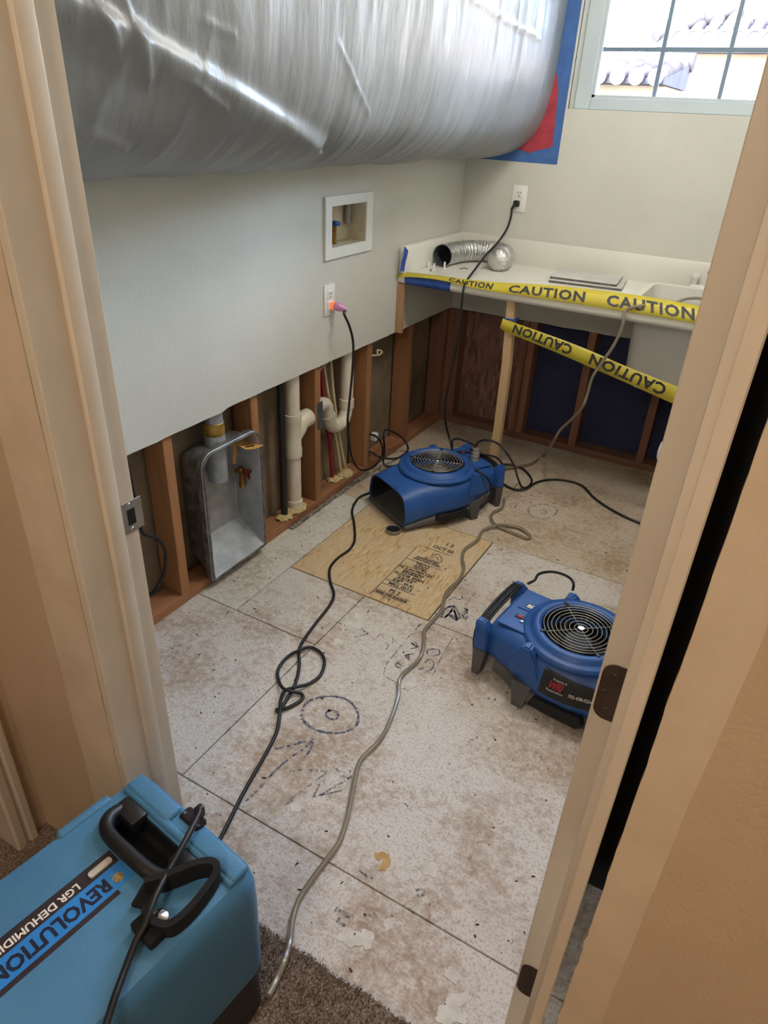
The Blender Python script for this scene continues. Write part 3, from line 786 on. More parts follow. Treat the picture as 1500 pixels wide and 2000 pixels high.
for x in (1.155, 1.285):
    obj('handle', MB().lathe([(0, 0.045), (0.014, 0.044), (0.017, 0.03), (0.012, 0.02), (0.010, 0)], 16, (x, 3.362, CZ + 0.024)), 'white_plastic', fa)

post = empty('support_post', (0.53, 2.81, 0), label='pale wooden post propping up the counter front', cat='post')
rings = []
for z, x in ((0.0, 0.520), (0.3, 0.528), (0.6, 0.526), (0.868, 0.512)):
    rings.append([(x, 2.80, z), (x + 0.036, 2.80, z), (x + 0.036, 2.836, z), (x, 2.836, z)])
obj('timber', MB().loft(rings), 'post_wood', post)
obj('tape_wrap', MB().box(0.508, 0.562, 2.796, 2.840, 0.790, 0.797), 'blue_tape', post, label='strip of blue tape wrapped round the post')

# ---------------- tapes
class Ribbon:
    def __init__(s, bottom, top, sub=10):
        s.B = smooth(bottom, sub); s.T = smooth(top, sub)
        s.L = [0.0]
        for i in range(1, len(s.B)):
            s.L.append(s.L[-1] + ((s.B[i] + s.T[i]) / 2 - (s.B[i - 1] + s.T[i - 1]) / 2).length)
        s.len = s.L[-1]
    def at(s, d, v, off=0.0):
        d = max(0, min(s.len, d)); k = 0
        while k < len(s.L) - 2 and s.L[k + 1] < d: k += 1
        t = (d - s.L[k]) / max(1e-9, s.L[k + 1] - s.L[k])
        b = s.B[k].lerp(s.B[k + 1], t); tp = s.T[k].lerp(s.T[k + 1], t)
        al = (s.B[k + 1] - s.B[k] + s.T[k + 1] - s.T[k]).normalized(); n = al.cross(tp - b)
        if n.length > 1e-9: n.normalize()
        return b.lerp(tp, v) + n * off
    def mesh(s, thick=0.0004):
        mb = MB(); m = len(s.B)
        rings = []
        for i in range(m):
            rings.append([s.at(s.L[i], 0, 0), s.at(s.L[i], 0.5, 0), s.at(s.L[i], 1, 0), s.at(s.L[i], 1, -thick), s.at(s.L[i], 0.5, -thick), s.at(s.L[i], 0, -thick)])
        return mb.loft(rings)
rb = Ribbon([(-0.005,2.766,0.897),(0.066,2.766,0.907),(0.161,2.766,0.914),(0.263,2.766,0.913),(0.323,2.766,0.907),(0.486,2.766,0.904),(0.672,2.766,0.907),(0.879,2.766,0.909),(1.054,2.766,0.910),(1.231,2.766,0.907),(1.399,2.766,0.897)], [(-0.025,2.800,0.916),(0.052,2.800,0.920),(0.148,2.800,0.924),(0.251,2.800,0.927),(0.308,2.800,0.927),(0.490,2.800,0.938),(0.665,2.796,0.955),(0.870,2.796,0.965),(1.035,2.796,0.968),(1.211,2.796,0.965),(1.379,2.796,0.957)])
t = empty('caution_tape', (0.6, 2.78, CZ), label='bright yellow caution tape stretched along the counter front edge', cat='tape')
obj('ribbon', rb.mesh(), 'caution_yellow', t, angle=180)
mb = MB()
for d, sx in ((0.262, 0.80), (0.535, 1.25), (0.935, 1.28), (1.33, 1.28)):
    mb = MB().text('CAUTION', 0.052, None, bold=0.0018, conform=lambda x, y: rb.at(d + x * sx, 0.16 + y / 0.052 * 0.88, 0.0009), space=1.12)
    tag(obj('lettering', mb, 'print_black', t, recalc=False), kind='stuff')
rb2 = Ribbon([(0.499,2.792,0.752),(0.538,2.792,0.739),(0.654,2.780,0.721),(0.791,2.780,0.693),(0.902,2.780,0.668),(1.032,2.785,0.638),(1.221,2.785,0.594),(1.422,2.785,0.549)], [(0.507,2.792,0.795),(0.549,2.792,0.787),(0.668,2.780,0.773),(0.802,2.780,0.751),(0.911,2.780,0.729),(1.049,2.785,0.696),(1.224,2.785,0.662),(1.401,2.785,0.627)])
t = empty('caution_tape', (0.8, 2.77, 0.6), label='yellow caution tape with upside-down print slanting down from the wooden post', cat='tape')
obj('ribbon', rb2.mesh(), 'caution_yellow', t, angle=180)
mb = MB()
for d, sx in ((0.325, 1.07), (0.725, 1.28)):
    mb = MB().text('CAUTION', 0.052, None, bold=0.0018, conform=lambda x, y: rb2.at(d - x * sx, 0.86 - y / 0.052 * 0.96, 0.0009), space=1.10)
    tag(obj('lettering', mb, 'print_black', t, recalc=False), kind='stuff')
t = empty('painter_tape', (0.15, 2.77, 0.89), label='blue painter tape wrapped over the counter left front edge', cat='tape')
rings = []
for i in range(20):
    x = 0.036 + (0.258 - 0.036) * i / 19
    w = 0.003 * noise.noise((x * 40, 1, 1))
    rr = 0.0228
    ring = [(x + w, CF + 0.055, CZ + 0.001)]
    for k in range(9):
        a = PI / 2 + PI * k / 8
        ring.append((x + w, CF + 0.022 + rr * math.cos(a), 0.890 + rr * math.sin(a)))
    ring.append((x + w, CF + 0.05, 0.8672))
    rings.append(ring)
obj('tape_strip', MB().loft(rings, False, False, closed=False), 'blue_tape', t)
P = [(0.020, 1.024), (0.030, 1.0), (0.026, 0.985), (0.022, 0.95), (0.020, 0.918), (0.014, 0.918), (0.010, 0.95), (0.013, 0.99), (0.016, 1.02)]
t2 = empty('painter_tape', (0.034, 2.82, 0.92), label='torn strip of blue tape hanging on the end of the side splash', cat='tape')
P = [(0.034,2.762,1.031),(0.034,2.798,1.010),(0.034,2.795,0.995),(0.034,2.780,0.963),(0.034,2.771,0.926),(0.034,2.733,0.931),(0.034,2.742,0.968),(0.034,2.758,0.992)]
mb = MB(); n = len(P)
mb.mesh(P + [(p[0] + 0.001, p[1], p[2]) for p in P], [tuple(range(n)), tuple(range(2 * n - 1, n - 1, -1))] + [(i, (i + 1) % n, n + (i + 1) % n, n + i) for i in range(n)])
obj('tape_strip', mb, 'blue_tape', t2)

# ---------------- foil duct, boards, pegs on the counter
duct = empty('foil_duct', (0.2, 3.2, CZ), label='silver foil flexible duct curled in the corner of the countertop', cat='duct')
path = smooth([(0.083, 3.050, 0.962), (0.086, 3.14, 0.962), (0.104, 3.23, 0.962), (0.160, 3.305, 0.963), (0.240, 3.318, 0.964), (0.300, 3.268, 0.964), (0.322, 3.19, 0.964), (0.324, 3.145, 0.963)], 26)
NP = len(path)
mb = MB()
mb.tube(path, 0.055, 28, sub=1, radii=[0.0475 + 0.0045 * max(0, (i / NP - 0.6) / 0.4) + 0.0013 * (1 if (i % 6) < 3 else -1) + 0.0026 * noise.noise((i * 0.21, 0, 0)) for i in range(NP)], cap=False)
obj('duct_wall', mb, 'foil', duct, angle=60, recalc=False)
mb = MB().tube(path[:60], 0.0445, 24, sub=1, cap=False)
simple('foil_inside', rgb(120, 126, 136), rgb(90, 96, 106), 40, 0.4, metal=0.6, bump=0.4)
obj('duct_lining', mb, 'foil_inside', duct, recalc=False)
p0, p1 = path[-1], path[-3]
d = (p0 - p1).normalized()
mb = MB().tube([p0 - d * 0.006, p0 + d * 0.006, p0 + d * 0.018, p0 + d * 0.028, p0 + d * 0.033], 0.05, 28, sub=1, radii=[0.0515, 0.051, 0.044, 0.028, 0.010])
for v_ in mb.bm.verts: v_.co += Vector((noise.noise(v_.co * 60), noise.noise(v_.co * 60 + Vector((5, 0, 0))), noise.noise(v_.co * 60 + Vector((0, 5, 0))))) * 0.004
obj('crushed_end', mb, 'foil', duct)
for i, (a, dz, sz, lab) in enumerate(((0.19, 0.0, (0.31, 0.235), 'lower of the two thin grey boards stacked on the counter'), (0.16, 0.0115, (0.285, 0.215), 'upper of the two thin grey boards stacked on the counter'))):
    t = empty('board', (0.735 - 0.012 * i, 3.205 + 0.01 * i, CZ + 0.0005 + dz), a - 0.06, label=lab, cat='board', group='thin boards stacked on the counter')
    obj('core', MB().box(-sz[0] / 2, sz[0] / 2, -sz[1] / 2, sz[1] / 2, 0, 0.009), 'board_edge', t, local=True)
    obj('facing', MB().box(-sz[0] / 2 - 0.001, sz[0] / 2 + 0.001, -sz[1] / 2 - 0.001, sz[1] / 2 + 0.001, 0.0086, 0.0112, bev=0.0008), 'board_grey', t, local=True)
for i, (x, y) in enumerate(((0.045, 2.992), (0.088, 2.960), (0.110, 3.026))):
    tag(obj('peg', MB().lathe([(0, 0.030), (0.004, 0.029), (0.0045, 0.024), (0.0045, 0.003), (0.008, 0.002), (0.008, 0), (0, 0)], 12, (x, y, CZ)), 'white_plastic'), ('white plastic peg nearest the side splash', 'middle white plastic peg before the duct mouth', 'white plastic peg right before the foil duct')[i], 'peg', 'white pegs on the counter')
tag(obj('wire_scrap', MB().tube([(0.175, 3.055, CZ + 0.003), (0.187, 3.072, CZ + 0.006), (0.205, 3.080, CZ + 0.003)], 0.0016, 6), 'black_rubber'), 'short scrap of black wire lying on the counter', 'scrap')
tag(obj('wire_scrap', MB().tube([(0.098, 2.905, CZ + 0.003), (0.092, 2.925, CZ + 0.007), (0.080, 2.94, CZ + 0.003)], 0.0018, 6), 'black_rubber'), 'bit of dark wire beside the blue tape on the counter', 'scrap')

# ---------------- recessed dryer vent box in the stud bay
dry = empty('dryer_vent_box', (-0.03, 1.618, 0.03), label='grey metal dryer vent box standing open in the stud bay', cat='vent box')
def box_outline(x, g, zlow=0.030, ztop=0.532, y0=1.466, y1=1.772, r=0.055, rl=0.016, up=0.0):
    y0 += g; y1 -= g; zlow += g; ztop -= g; r = max(0.008, r - g); rl = max(0.004, rl - g * 0.4); zlow += up
    P = []
    for cy, cz, a0, q in ((y1 - r, ztop - r, 0, r), (y0 + r, ztop - r, PI / 2, r), (y0 + rl, zlow + rl, PI, rl), (y1 - rl, zlow + rl, 3 * PI / 2, rl)):
        for k in range(9):
            a = a0 + PI / 2 * k / 8
            P.append((x, cy + q * math.cos(a), cz + q * math.sin(a)))
    return P
mb = MB().loft([box_outline(-0.1015, 0.030, up=0.06), box_outline(-0.097, 0.022, up=0.06), box_outline(-0.014, 0.016), box_outline(-0.010, 0.0), box_outline(0.012, 0.0)], cap0=True, cap1=False)
obj('outer_shell', mb, 'rim_metal', dry, recalc=False)
mb = MB().loft([box_outline(0.012, 0.0), box_outline(0.016, 0.003), box_outline(0.016, 0.011), box_outline(0.010, 0.015), box_outline(-0.094, 0.027, up=0.078), box_outline(-0.098, 0.034, up=0.078)], cap0=False, cap1=True)
obj('inner_shell', mb, 'galvanized', dry, recalc=False)
mb = MB().tube([(p[0] + 0.016, p[1], p[2]) for p in box_outline(0, 0.006)], 0.0048, 8, sub=1, closed=True)
obj('rolled_rim', mb, 'rim_metal', dry)
VPX, VPY = -0.050, 1.606
vp = obj('vent_pipe', MB().lathe([(0.034, 0.37), (0.036, 0.372), (0.036, 0.545), (0.033, 0.55), (0.033, 0.66)], 32, (VPX, VPY, 0)), 'galvanized', dry)
obj('pipe_inside', MB().lathe([(0, 0.40), (0.033, 0.40), (0.033, 0.371)], 28, (VPX, VPY, 0)), 'dark_inside', vp)
obj('tape_band', MB().lathe([(0.035, 0.548), (0.0365, 0.55), (0.037, 0.565), (0.036, 0.592), (0.0335, 0.594)], 32, (VPX, VPY, 0)), 'gold_tape', vp, label='gold foil tape band')
gv = empty('gas_valve', (-0.05, 1.735, 0.33), label='small brass gas valve with a red handle inside the vent box', cat='valve')
mb = MB().cyl((-0.055, 1.735, 0.30), (-0.055, 1.735, 0.365), 0.010, 14); mb.cyl((-0.08, 1.735, 0.345), (-0.03, 1.735, 0.345), 0.011, 14)
mb.cyl((-0.055, 1.735, 0.285), (-0.055, 1.735, 0.302), 0.013, 6)
obj('valve_body', mb, 'brass', gv)
mb = MB()
for k in range(4): mb.box(-0.030, -0.022, 1.735 - 0.026, 1.735 + 0.026, 0.340, 0.350, bev=0.003, M=Matrix.Translation((0, 1.735, 0.345)) @ Matrix.Rotation(0.35 + PI / 2 * k, 4, 'X') @ Matrix.Translation((0, -1.735, -0.345)))
obj('red_handle', mb, 'red_handle', gv, label='red cross handle')
tagp = empty('paper_tag', (-0.01, 1.76, 0.47), label='tan paper tag hooked over the top of the vent box', cat='tag')
mb = MB().grid(lambda u, v: (0.030 - 0.075 * v, 1.668 + 0.10 * u + 0.01 * v, 0.487 - 0.006 * math.sin(u * 3.1) - 0.022 * u + 0.006 * v), 10, 6)
obj('tag_sheet', mb, 'manila_tag', tagp)
obj('tag_print', MB().mesh([(0.012 - 0.03 * v, 1.692 + 0.05 * u, 0.4885 - 0.006 * math.sin((0.24 + 0.5 * u) * 3.1) - 0.022 * (0.24 + 0.5 * u) + 0.006 * (0.24 + 0.4 * v)) for v in (0, 0.3, 0.6, 0.8) for u in (0, 1)], [(0, 1, 3, 2), (4, 5, 7, 6)]), 'brass', tagp)
obj('hanging_flap', MB().grid(lambda u, v: (-0.05 + 0.004 * math.sin(v * 5), 1.692 + 0.018 * u, 0.478 - 0.085 * v), 3, 8), 'manila_tag', tagp)

# ---------------- drain pipes, tubes and cables in the stud bays
pv = empty('drain_pipe', (-0.052, 2.05, 0.04), label='white drain pipe with a side tee standing between two studs', cat='pipe')
PX, PY = -0.052, 2.052
obj('pipe', MB().cyl((PX, PY, 0.035), (PX, PY, 0.66), 0.0302, 28), 'pvc', pv)
mb = MB().lathe([(0.030, 0.29), (0.0365, 0.29), (0.0365, 0.325), (0.034, 0.33), (0.034, 0.44), (0.0365, 0.445), (0.0365, 0.475), (0.030, 0.475)], 28, (PX, PY, 0))
mb.tube([(PX, PY, 0.365), (PX + 0.002, PY + 0.03, 0.395), (PX + 0.004, PY + 0.055, 0.425), (PX + 0.004, PY + 0.100, 0.428)], 0.034, 24, radii=[0.030, 0.034, 0.036, 0.037])
obj('tee_fitting', mb, 'pvc', pv)
obj('coupling', MB().lathe([(0.030, 0.035), (0.0345, 0.035), (0.0345, 0.085), (0.030, 0.087)], 28, (PX, PY, 0)), 'pvc', pv)
def blob(cx, cy, cz, sx, sy, sz, seed, n=3):
    b = bmesh.new(); bmesh.ops.create_icosphere(b, subdivisions=n, radius=1.0)
    for v in b.verts:
        k = 1 + 0.30 * noise.noise(v.co * 2.2 + Vector((seed, 0, 0))) + 0.15 * noise.noise(v.co * 6 + Vector((0, seed, 0)))
        v.co = Vector((cx + v.co.x * sx * k, cy + v.co.y * sy * k, cz + v.co.z * sz * k))
    return MB().add(b)
obj('foam_collar', blob(-0.048, 2.045, 0.045, 0.044, 0.062, 0.013, 3), 'foam', pv, label='yellowish foam sealing the foot')
bp = empty('black_pipe', (-0.045, 1.965, 0.04), label='thin black pipe beside the white drain pipe', cat='pipe')
obj('pipe', MB().cyl((-0.045, 1.972, 0.035), (-0.045, 1.972, 0.66), 0.0145, 18), 'black_plastic', bp)
obj('foam_collar', blob(-0.042, 1.965, 0.045, 0.034, 0.036, 0.011, 9), 'foam', bp)
tr = empty('trap_pipe', (-0.052, 2.40, 0.3), label='white standpipe curving into a trap, one stud beyond the pipe with the tee', cat='pipe')
obj('standpipe', MB().cyl((-0.050, 2.452, 0.395), (-0.050, 2.452, 0.66), 0.0285, 26), 'pvc', tr)
obj('trap_bend', MB().tube([(-0.050, 2.452, 0.41), (-0.050, 2.448, 0.36), (-0.050, 2.418, 0.317), (-0.050, 2.365, 0.312), (-0.050, 2.325, 0.335), (-0.050, 2.303, 0.385), (-0.050, 2.288, 0.432), (-0.050, 2.255, 0.452), (-0.050, 2.205, 0.450)], 0.029, 24, sub=8), 'pvc', tr)
mb = MB().lathe([(0.028, 0.375), (0.0335, 0.375), (0.0335, 0.415), (0.028, 0.417)], 26, (-0.050, 2.452, 0))
obj('union_ring', mb, 'pvc', tr)
mb = MB()
mb.tube([(-0.050, 2.311, 0.362), (-0.050, 2.300, 0.39)], 0.0335, 24, sub=1)
obj('union_ring', mb, 'pvc', tr)
npl = obj('nail_plate', MB().box(-0.0132, -0.0105, 2.168, 2.206, 0.372, 0.490, bev=0.001), 'nail_plate')
tag(npl, 'grey steel nail plate fixed to the front of a stud', 'nail plate')
rp = obj('red_pipe', MB().tube([(-0.075, 2.28, 0.66), (-0.074, 2.305, 0.45), (-0.07, 2.345, 0.25), (-0.065, 2.365, 0.03)], 0.009, 12), 'red_pipe')
tag(rp, 'thin red water tube running behind the trap', 'tube')
for i, (P, lab) in enumerate((([(-0.080, 2.300, 0.66), (-0.078, 2.345, 0.46), (-0.07, 2.395, 0.25), (-0.06, 2.435, 0.03)], 'cream cable leaning behind the white trap, nearer the stud'),
                           ([(-0.070, 2.345, 0.66), (-0.068, 2.375, 0.44), (-0.066, 2.425, 0.22), (-0.055, 2.470, 0.03)], 'cream cable behind the white trap, farther from the stud'))):
    tag(obj('cable', MB().tube(P, 0.0065, 10), 'cream_cable'), lab, 'cable', 'cream cables in the trap bay')
tag(obj('foam', blob(-0.045, 2.440, 0.045, 0.030, 0.050, 0.014, 5), 'foam'), 'lump of yellow foam where the cream cables enter the plate', 'foam')
tag(obj('foam', blob(-0.060, 2.365, 0.044, 0.026, 0.030, 0.012, 8), 'foam'), 'lump of yellow foam round the foot of the red tube', 'foam')
tag(obj('cable', MB().tube([(-0.02, 2.19, 0.612), (-0.04, 2.24, 0.616), (-0.05, 2.29, 0.618), (-0.06, 2.345, 0.64)], 0.0045, 8), 'cream_cable'), 'short cream wire bent round the top of the stud', 'cable')
tag(obj('cable', MB().tube([(-0.02, 2.600, 0.580), (-0.010, 2.64, 0.575), (-0.02, 2.66, 0.59), (-0.01, 2.685, 0.578), (-0.015, 2.66, 0.565)], 0.004, 8), 'cream_cable'), 'twisted cream wire end on the stud beyond the trap', 'cable')
bc = obj('cable', MB().tube([(-0.035, 1.215, 0.67), (-0.03, 1.222, 0.5), (-0.03, 1.226, 0.40), (-0.03, 1.235, 0.345), (-0.022, 1.275, 0.310), (-0.018, 1.300, 0.25), (-0.02, 1.285, 0.17), (-0.03, 1.25, 0.12), (-0.05, 1.22, 0.09)], 0.0055, 10), 'black_rubber')
tag(bc, 'black cable looping in the first stud bay by the door frame', 'cable')
tag(obj('staple', MB().tube([(-0.03, 1.212, 0.438), (-0.022, 1.226, 0.440), (-0.03, 1.240, 0.445)], 0.003, 6), 'cream_cable'), 'pale clip holding the black cable in the first stud bay', 'clip')
# white block and loose wires in the bay behind the far fan
tag(obj('connector_block', MB().box(-0.03, 0.0, 2.640, 2.668, 0.148, 0.185, bev=0.003), 'white_plastic'), 'small white connector block in the stud bay behind the looping black cords', 'connector')
tag(obj('cable', MB().tube([(-0.05, 2.60, 0.16), (-0.045, 2.63, 0.11), (-0.05, 2.67, 0.075), (-0.06, 2.70, 0.05)], 0.005, 8), 'cream_cable'), 'cream cable slanting down beside the small white connector block', 'cable')

# ---------------- air movers
def fan_body(name, loc, rz, **kw):
    t = empty(name, loc, rz, **kw)
    L = dict(local=True)
    ST = [  # X, half width, z bottom, z top, top taper
        (-0.246, 0.118, 0.075, 0.168, 0.86), (-0.238, 0.128, 0.066, 0.184, 0.88), (-0.20, 0.138, 0.060, 0.193, 0.90), (-0.15, 0.150, 0.055, 0.197, 0.90),
        (-0.115, 0.168, 0.052, 0.197, 0.88), (-0.07, 0.184, 0.050, 0.197, 0.86), (0.0, 0.192, 0.048, 0.197, 0.84), (0.06, 0.187, 0.045, 0.196, 0.83),
        (0.11, 0.172, 0.038, 0.192, 0.82), (0.16, 0.160, 0.028, 0.185, 0.82), (0.21, 0.153, 0.018, 0.176, 0.84), (0.252, 0.150, 0.012, 0.168, 0.86)]
    def sec(X, w, zb, zt, tp, inset=0.0, n=40, ex=4.6):
        w -= inset; zb += inset; zt -= inset
        zc = (zb + zt) / 2; h = (zt - zb) / 2; P = []
        for k in range(n):
            a = 2 * PI * k / n
            c, s_ = math.cos(a), math.sin(a)
            y = w * math.copysign(abs(c) ** (2 / ex), c); z = h * math.copysign(abs(s_) ** (2 / ex), s_)
            u = (z / h + 1) / 2
            y *= 1 - (1 - tp) * max(0, (u - 0.35) / 0.65) ** 1.3
            P.append((X, y, zc + z))
        return P
    rings = []
    for i in range(len(ST) - 1):
        for k in range(3):
            f = k / 3; rings.append([a + (b - a) * f for a, b in zip(ST[i], ST[i + 1])])
    rings.append(ST[-1])
    outer = [sec(*r) for r in rings]
    inner = [sec(*ST[-1], inset=0.006), sec(0.21, 0.153, 0.018, 0.176, 0.84, inset=0.010), sec(0.13, 0.165, 0.034, 0.19, 0.82, inset=0.014)]
    mb = MB().loft(outer + inner, True, True)
    mb.bm.normal_update()
    house = obj('housing', mb, 'blue_fan', t, angle=50, **L)
    cut = MB().lathe([(0, 0.11), (0.119, 0.11), (0.119, 0.30), (0, 0.30)], 48)
    bmesh.ops.recalc_face_normals(cut.bm, faces=cut.bm.faces); bmesh.ops.remove_doubles(cut.bm, verts=cut.bm.verts, dist=1e-5)
    boolean_cut(house, cut)
    house.data.materials.clear(); house.data.materials.append(MATS['blue_fan'])
    obj('outlet_duct', MB().loft([sec(0.246, 0.150, 0.013, 0.168, 0.86, inset=0.0075), sec(0.20, 0.153, 0.018, 0.176, 0.84, inset=0.0115), sec(0.12, 0.165, 0.034, 0.19, 0.82, inset=0.0155)], False, True), 'dark_inside', t, **L)
    # raised inlet collar
    col_ = obj('inlet_collar', MB().lathe([(0.170, 0.192), (0.167, 0.2025), (0.162, 0.205), (0.151, 0.206), (0.147, 0.209), (0.142, 0.217), (0.134, 0.222), (0.124, 0.222), (0.117, 0.218), (0.113, 0.210), (0.112, 0.150)], 56), 'blue_fan', t, angle=50, **L)
    for k in range(4):
        a = PI / 4 + PI / 2 * k
        obj('clip', MB().box(0.108, 0.128, -0.006, 0.006, 0.216, 0.2245, bev=0.002, M=Matrix.Rotation(a, 4, 'Z')), 'black_plastic', col_, **L)
    well = obj('inlet_well', MB().lathe([(0.1125, 0.205), (0.1125, 0.125), (0, 0.125)], 40), 'dark_inside', t, **L)
    mb = MB()
    for k in range(14):
        a = 2 * PI * k / 14
        mb.box(0.062, 0.104, -0.002, 0.002, 0.130, 0.185, M=Matrix.Rotation(a, 4, 'Z') @ Matrix.Rotation(0.5, 4, 'X'))
    mb.lathe([(0, 0.176), (0.040, 0.176), (0.052, 0.165), (0.055, 0.128)], 28)
    obj('impeller', mb, 'black_plastic', well, **L)
    mb = MB()
    for r in (0.020, 0.034, 0.048, 0.061, 0.074, 0.087, 0.099, 0.110):
        mb.tube([(r * math.cos(2 * PI * k / 40), r * math.sin(2 * PI * k / 40), 0.2215) for k in range(40)], 0.0014, 6, sub=1, closed=True)
    for k in range(4):
        a = PI / 4 + PI / 2 * k
        mb.tube([(0.008 * math.cos(a), 0.008 * math.sin(a), 0.2195), (0.118 * math.cos(a), 0.118 * math.sin(a), 0.2195)], 0.0012, 6, sub=2)
    gr = obj('grille', mb, 'steel_wire', t, **L)
    obj('badge', MB().lathe([(0, 0.2250), (0.009, 0.2245), (0.0115, 0.2225), (0.0115, 0.2185)], 20), 'chrome', gr, **L)
    # skirt and feet in grey plastic
    g = [sec(X, w + 0.002, max(0.012, zb - 0.034), zb + 0.022, 1.0, ex=6) for X, w, zb, zt, tp in ST[2:]]
    obj('skirt', MB().loft(g, True, True), 'grey_fan', t, angle=50, **L)
    for s in (-1, 1):
        rings = []
        for z, x0, x1, o in ((0.0, -0.100, -0.066, 0.194), (0.02, -0.103, -0.063, 0.193), (0.088, -0.116, -0.052, 0.186)):
            rings.append([(x0, s * o, z), (x1, s * o, z), (x1, s * (o - 0.05), z), (x0, s * (o - 0.05), z)])
        obj('foot', MB().loft(rings), 'grey_fan', t, **L)
        rings = []
        for z, x0, x1, o, d in ((0.0, -0.264, -0.240, 0.150, 0.035), (0.10, -0.270, -0.228, 0.150, 0.05)):
            rings.append([(x0, s * o, z), (x1, s * o, z), (x1, s * (o - d), z), (x0, s * (o - d), z)])
        obj('foot', MB().loft(rings), 'grey_fan', t, **L)
        rings = []
        for z, x0, x1, o, d in ((0.10, -0.271, -0.226, 0.151, 0.052), (0.15, -0.272, -0.228, 0.148, 0.052), (0.178, -0.278, -0.236, 0.142, 0.040), (0.194, -0.280, -0.254, 0.136, 0.028)):
            rings.append([(x0, s * o, z), (x1, s * o, z), (x1, s * (o - d), z), (x0, s * (o - d), z)])
        mb = MB().loft(rings)
        bmesh.ops.bevel(mb.bm, geom=list(mb.bm.edges), offset=0.004, segments=2, affect='EDGES')
        obj('cord_cleat', mb, 'blue_fan', t, **L)
        rings = []
        for z, xc, hx, yi, yo in ((0.115, -0.085, 0.052, 0.12, 0.186), (0.150, -0.086, 0.042, 0.12, 0.184), (0.178, -0.088, 0.030, 0.125, 0.178), (0.196, -0.090, 0.020, 0.13, 0.176), (0.210, -0.094, 0.013, 0.140, 0.172)):
            rings.append([(xc - hx, s * yo, z), (xc + hx, s * yo, z), (xc + hx * 0.8, s * yi, z), (xc - hx * 0.8, s * yi, z)])
        mb = MB().loft(rings)
        bmesh.ops.bevel(mb.bm, geom=list(mb.bm.edges), offset=0.005, segments=2, affect='EDGES')
        obj('stacking_lug', mb, 'blue_fan', t, **L)
        obj('side_vent', MB().prism([(0.0 - 0.055, 0.028), (0.100, 0.028), (0.118, 0.045), (0.105, 0.066), (-0.04, 0.066)], 'y', s * 0.1945 if s < 0 else 0.165, -0.165 if s < 0 else 0.1945, bev=0.004), 'dark_inside', t, **L)
    # control panel at the rear
    cp = obj('control_panel', MB().box(-0.225, -0.130, -0.105, 0.105, 0.1945, 0.1995, bev=0.002), 'blue_fan', t, **L)
    obj('panel_rib', MB().box(-0.205, -0.140, -0.003, 0.000, 0.1990, 0.2025, bev=0.001), 'blue_fan', cp, **L)
    sw = obj('switch', MB().box(-0.192, -0.160, -0.052, -0.036, 0.1985, 0.2022, bev=0.001), 'black_plastic', t, **L)
    obj('rocker', MB().box(-0.184, -0.170, -0.050, -0.038, 0.2015, 0.2042, bev=0.001), 'print_red', sw, **L)
    obj('button', MB().lathe([(0, 0.2045), (0.0055, 0.204), (0.006, 0.199)], 16, (-0.163, -0.062, 0)), 'chrome', t, **L)
    st = obj('sticker', MB().box(-0.188, -0.158, 0.012, 0.036, 0.1993, 0.2003), 'black_plastic', t, **L)
    mb = MB().box(-0.184, -0.162, 0.0155, 0.0325, 0.2002, 0.2006)
    obj('emblem_field', mb, 'print_white', st, **L)
    mb = MB().box(-0.1735, -0.1725, 0.0155, 0.0325, 0.2005, 0.2009); mb.box(-0.182, -0.175, 0.020, 0.022, 0.2005, 0.2009); mb.box(-0.171, -0.164, 0.026, 0.028, 0.2005, 0.2009)
    obj('emblem_lines', mb, 'black_plastic', st, **L)
    return t
def to_local(mb, loc, rz):
    bmesh.ops.transform(mb.bm, matrix=(Matrix.Translation(loc) @ Matrix.Rotation(rz, 4, 'Z')).inverted(), verts=mb.bm.verts)
    return mb
FAN1 = ((0.401, 2.487, 0.0), math.radians(241.3))
FAN2 = ((1.262, 1.700, 0.0), math.radians(-6.8))
fan_far = fan_body('air_mover', *FAN1, label='blue air mover with its dark outlet facing the room, in front of the counter post', cat='fan', group='blue air movers')
fan_near = fan_body('air_mover', *FAN2, label='blue air mover with a black phone sticker, half hidden by the right door jamb', cat='fan', group='blue air movers')
# far fan: ribbed plug in its panel outlet and a wrap of cord
lc = dict(local=True)
mb = MB().lathe([(0, 0.196), (0.019, 0.196), (0.019, 0.208), (0.015, 0.209), (0.015, 0.214), (0.0185, 0.215), (0.0185, 0.224), (0.0145, 0.225), (0.0145, 0.230), (0.0175, 0.231), (0.0175, 0.240), (0.013, 0.241), (0.013, 0.246), (0.015, 0.247), (0.015, 0.254), (0, 0.256)], 24, (-0.184, 0.033, 0))
obj('ribbed_plug', mb, 'steel_wire', fan_far, label='ribbed metallic cord fitting', **lc)
obj('power_cord', MB().tube([(-0.262, 0.145, 0.10), (-0.285, 0.10, 0.19), (-0.27, 0.02, 0.20), (-0.15, -0.06, 0.205), (-0.11, 0.03, 0.203), (-0.135, 0.135, 0.195), (-0.17, 0.168, 0.15), (-0.175, 0.172, 0.08), (-0.13, 0.165, 0.03), (-0.06, 0.12, 0.015)], 0.0048, 10), 'black_rubber', fan_far, **lc)
for k in range(3):
    x = -0.252 - 0.009 * k
    obj('cord_wrap', MB().tube([(x, -0.118, 0.170), (x, 0.0, 0.182 + 0.004 * k), (x, 0.118, 0.172), (x - 0.006, 0.135, 0.12), (x, 0.115, 0.068), (x, 0.0, 0.058), (x, -0.115, 0.068), (x - 0.006, -0.135, 0.12)], 0.0046, 8, closed=True), 'black_rubber', fan_far, **lc)
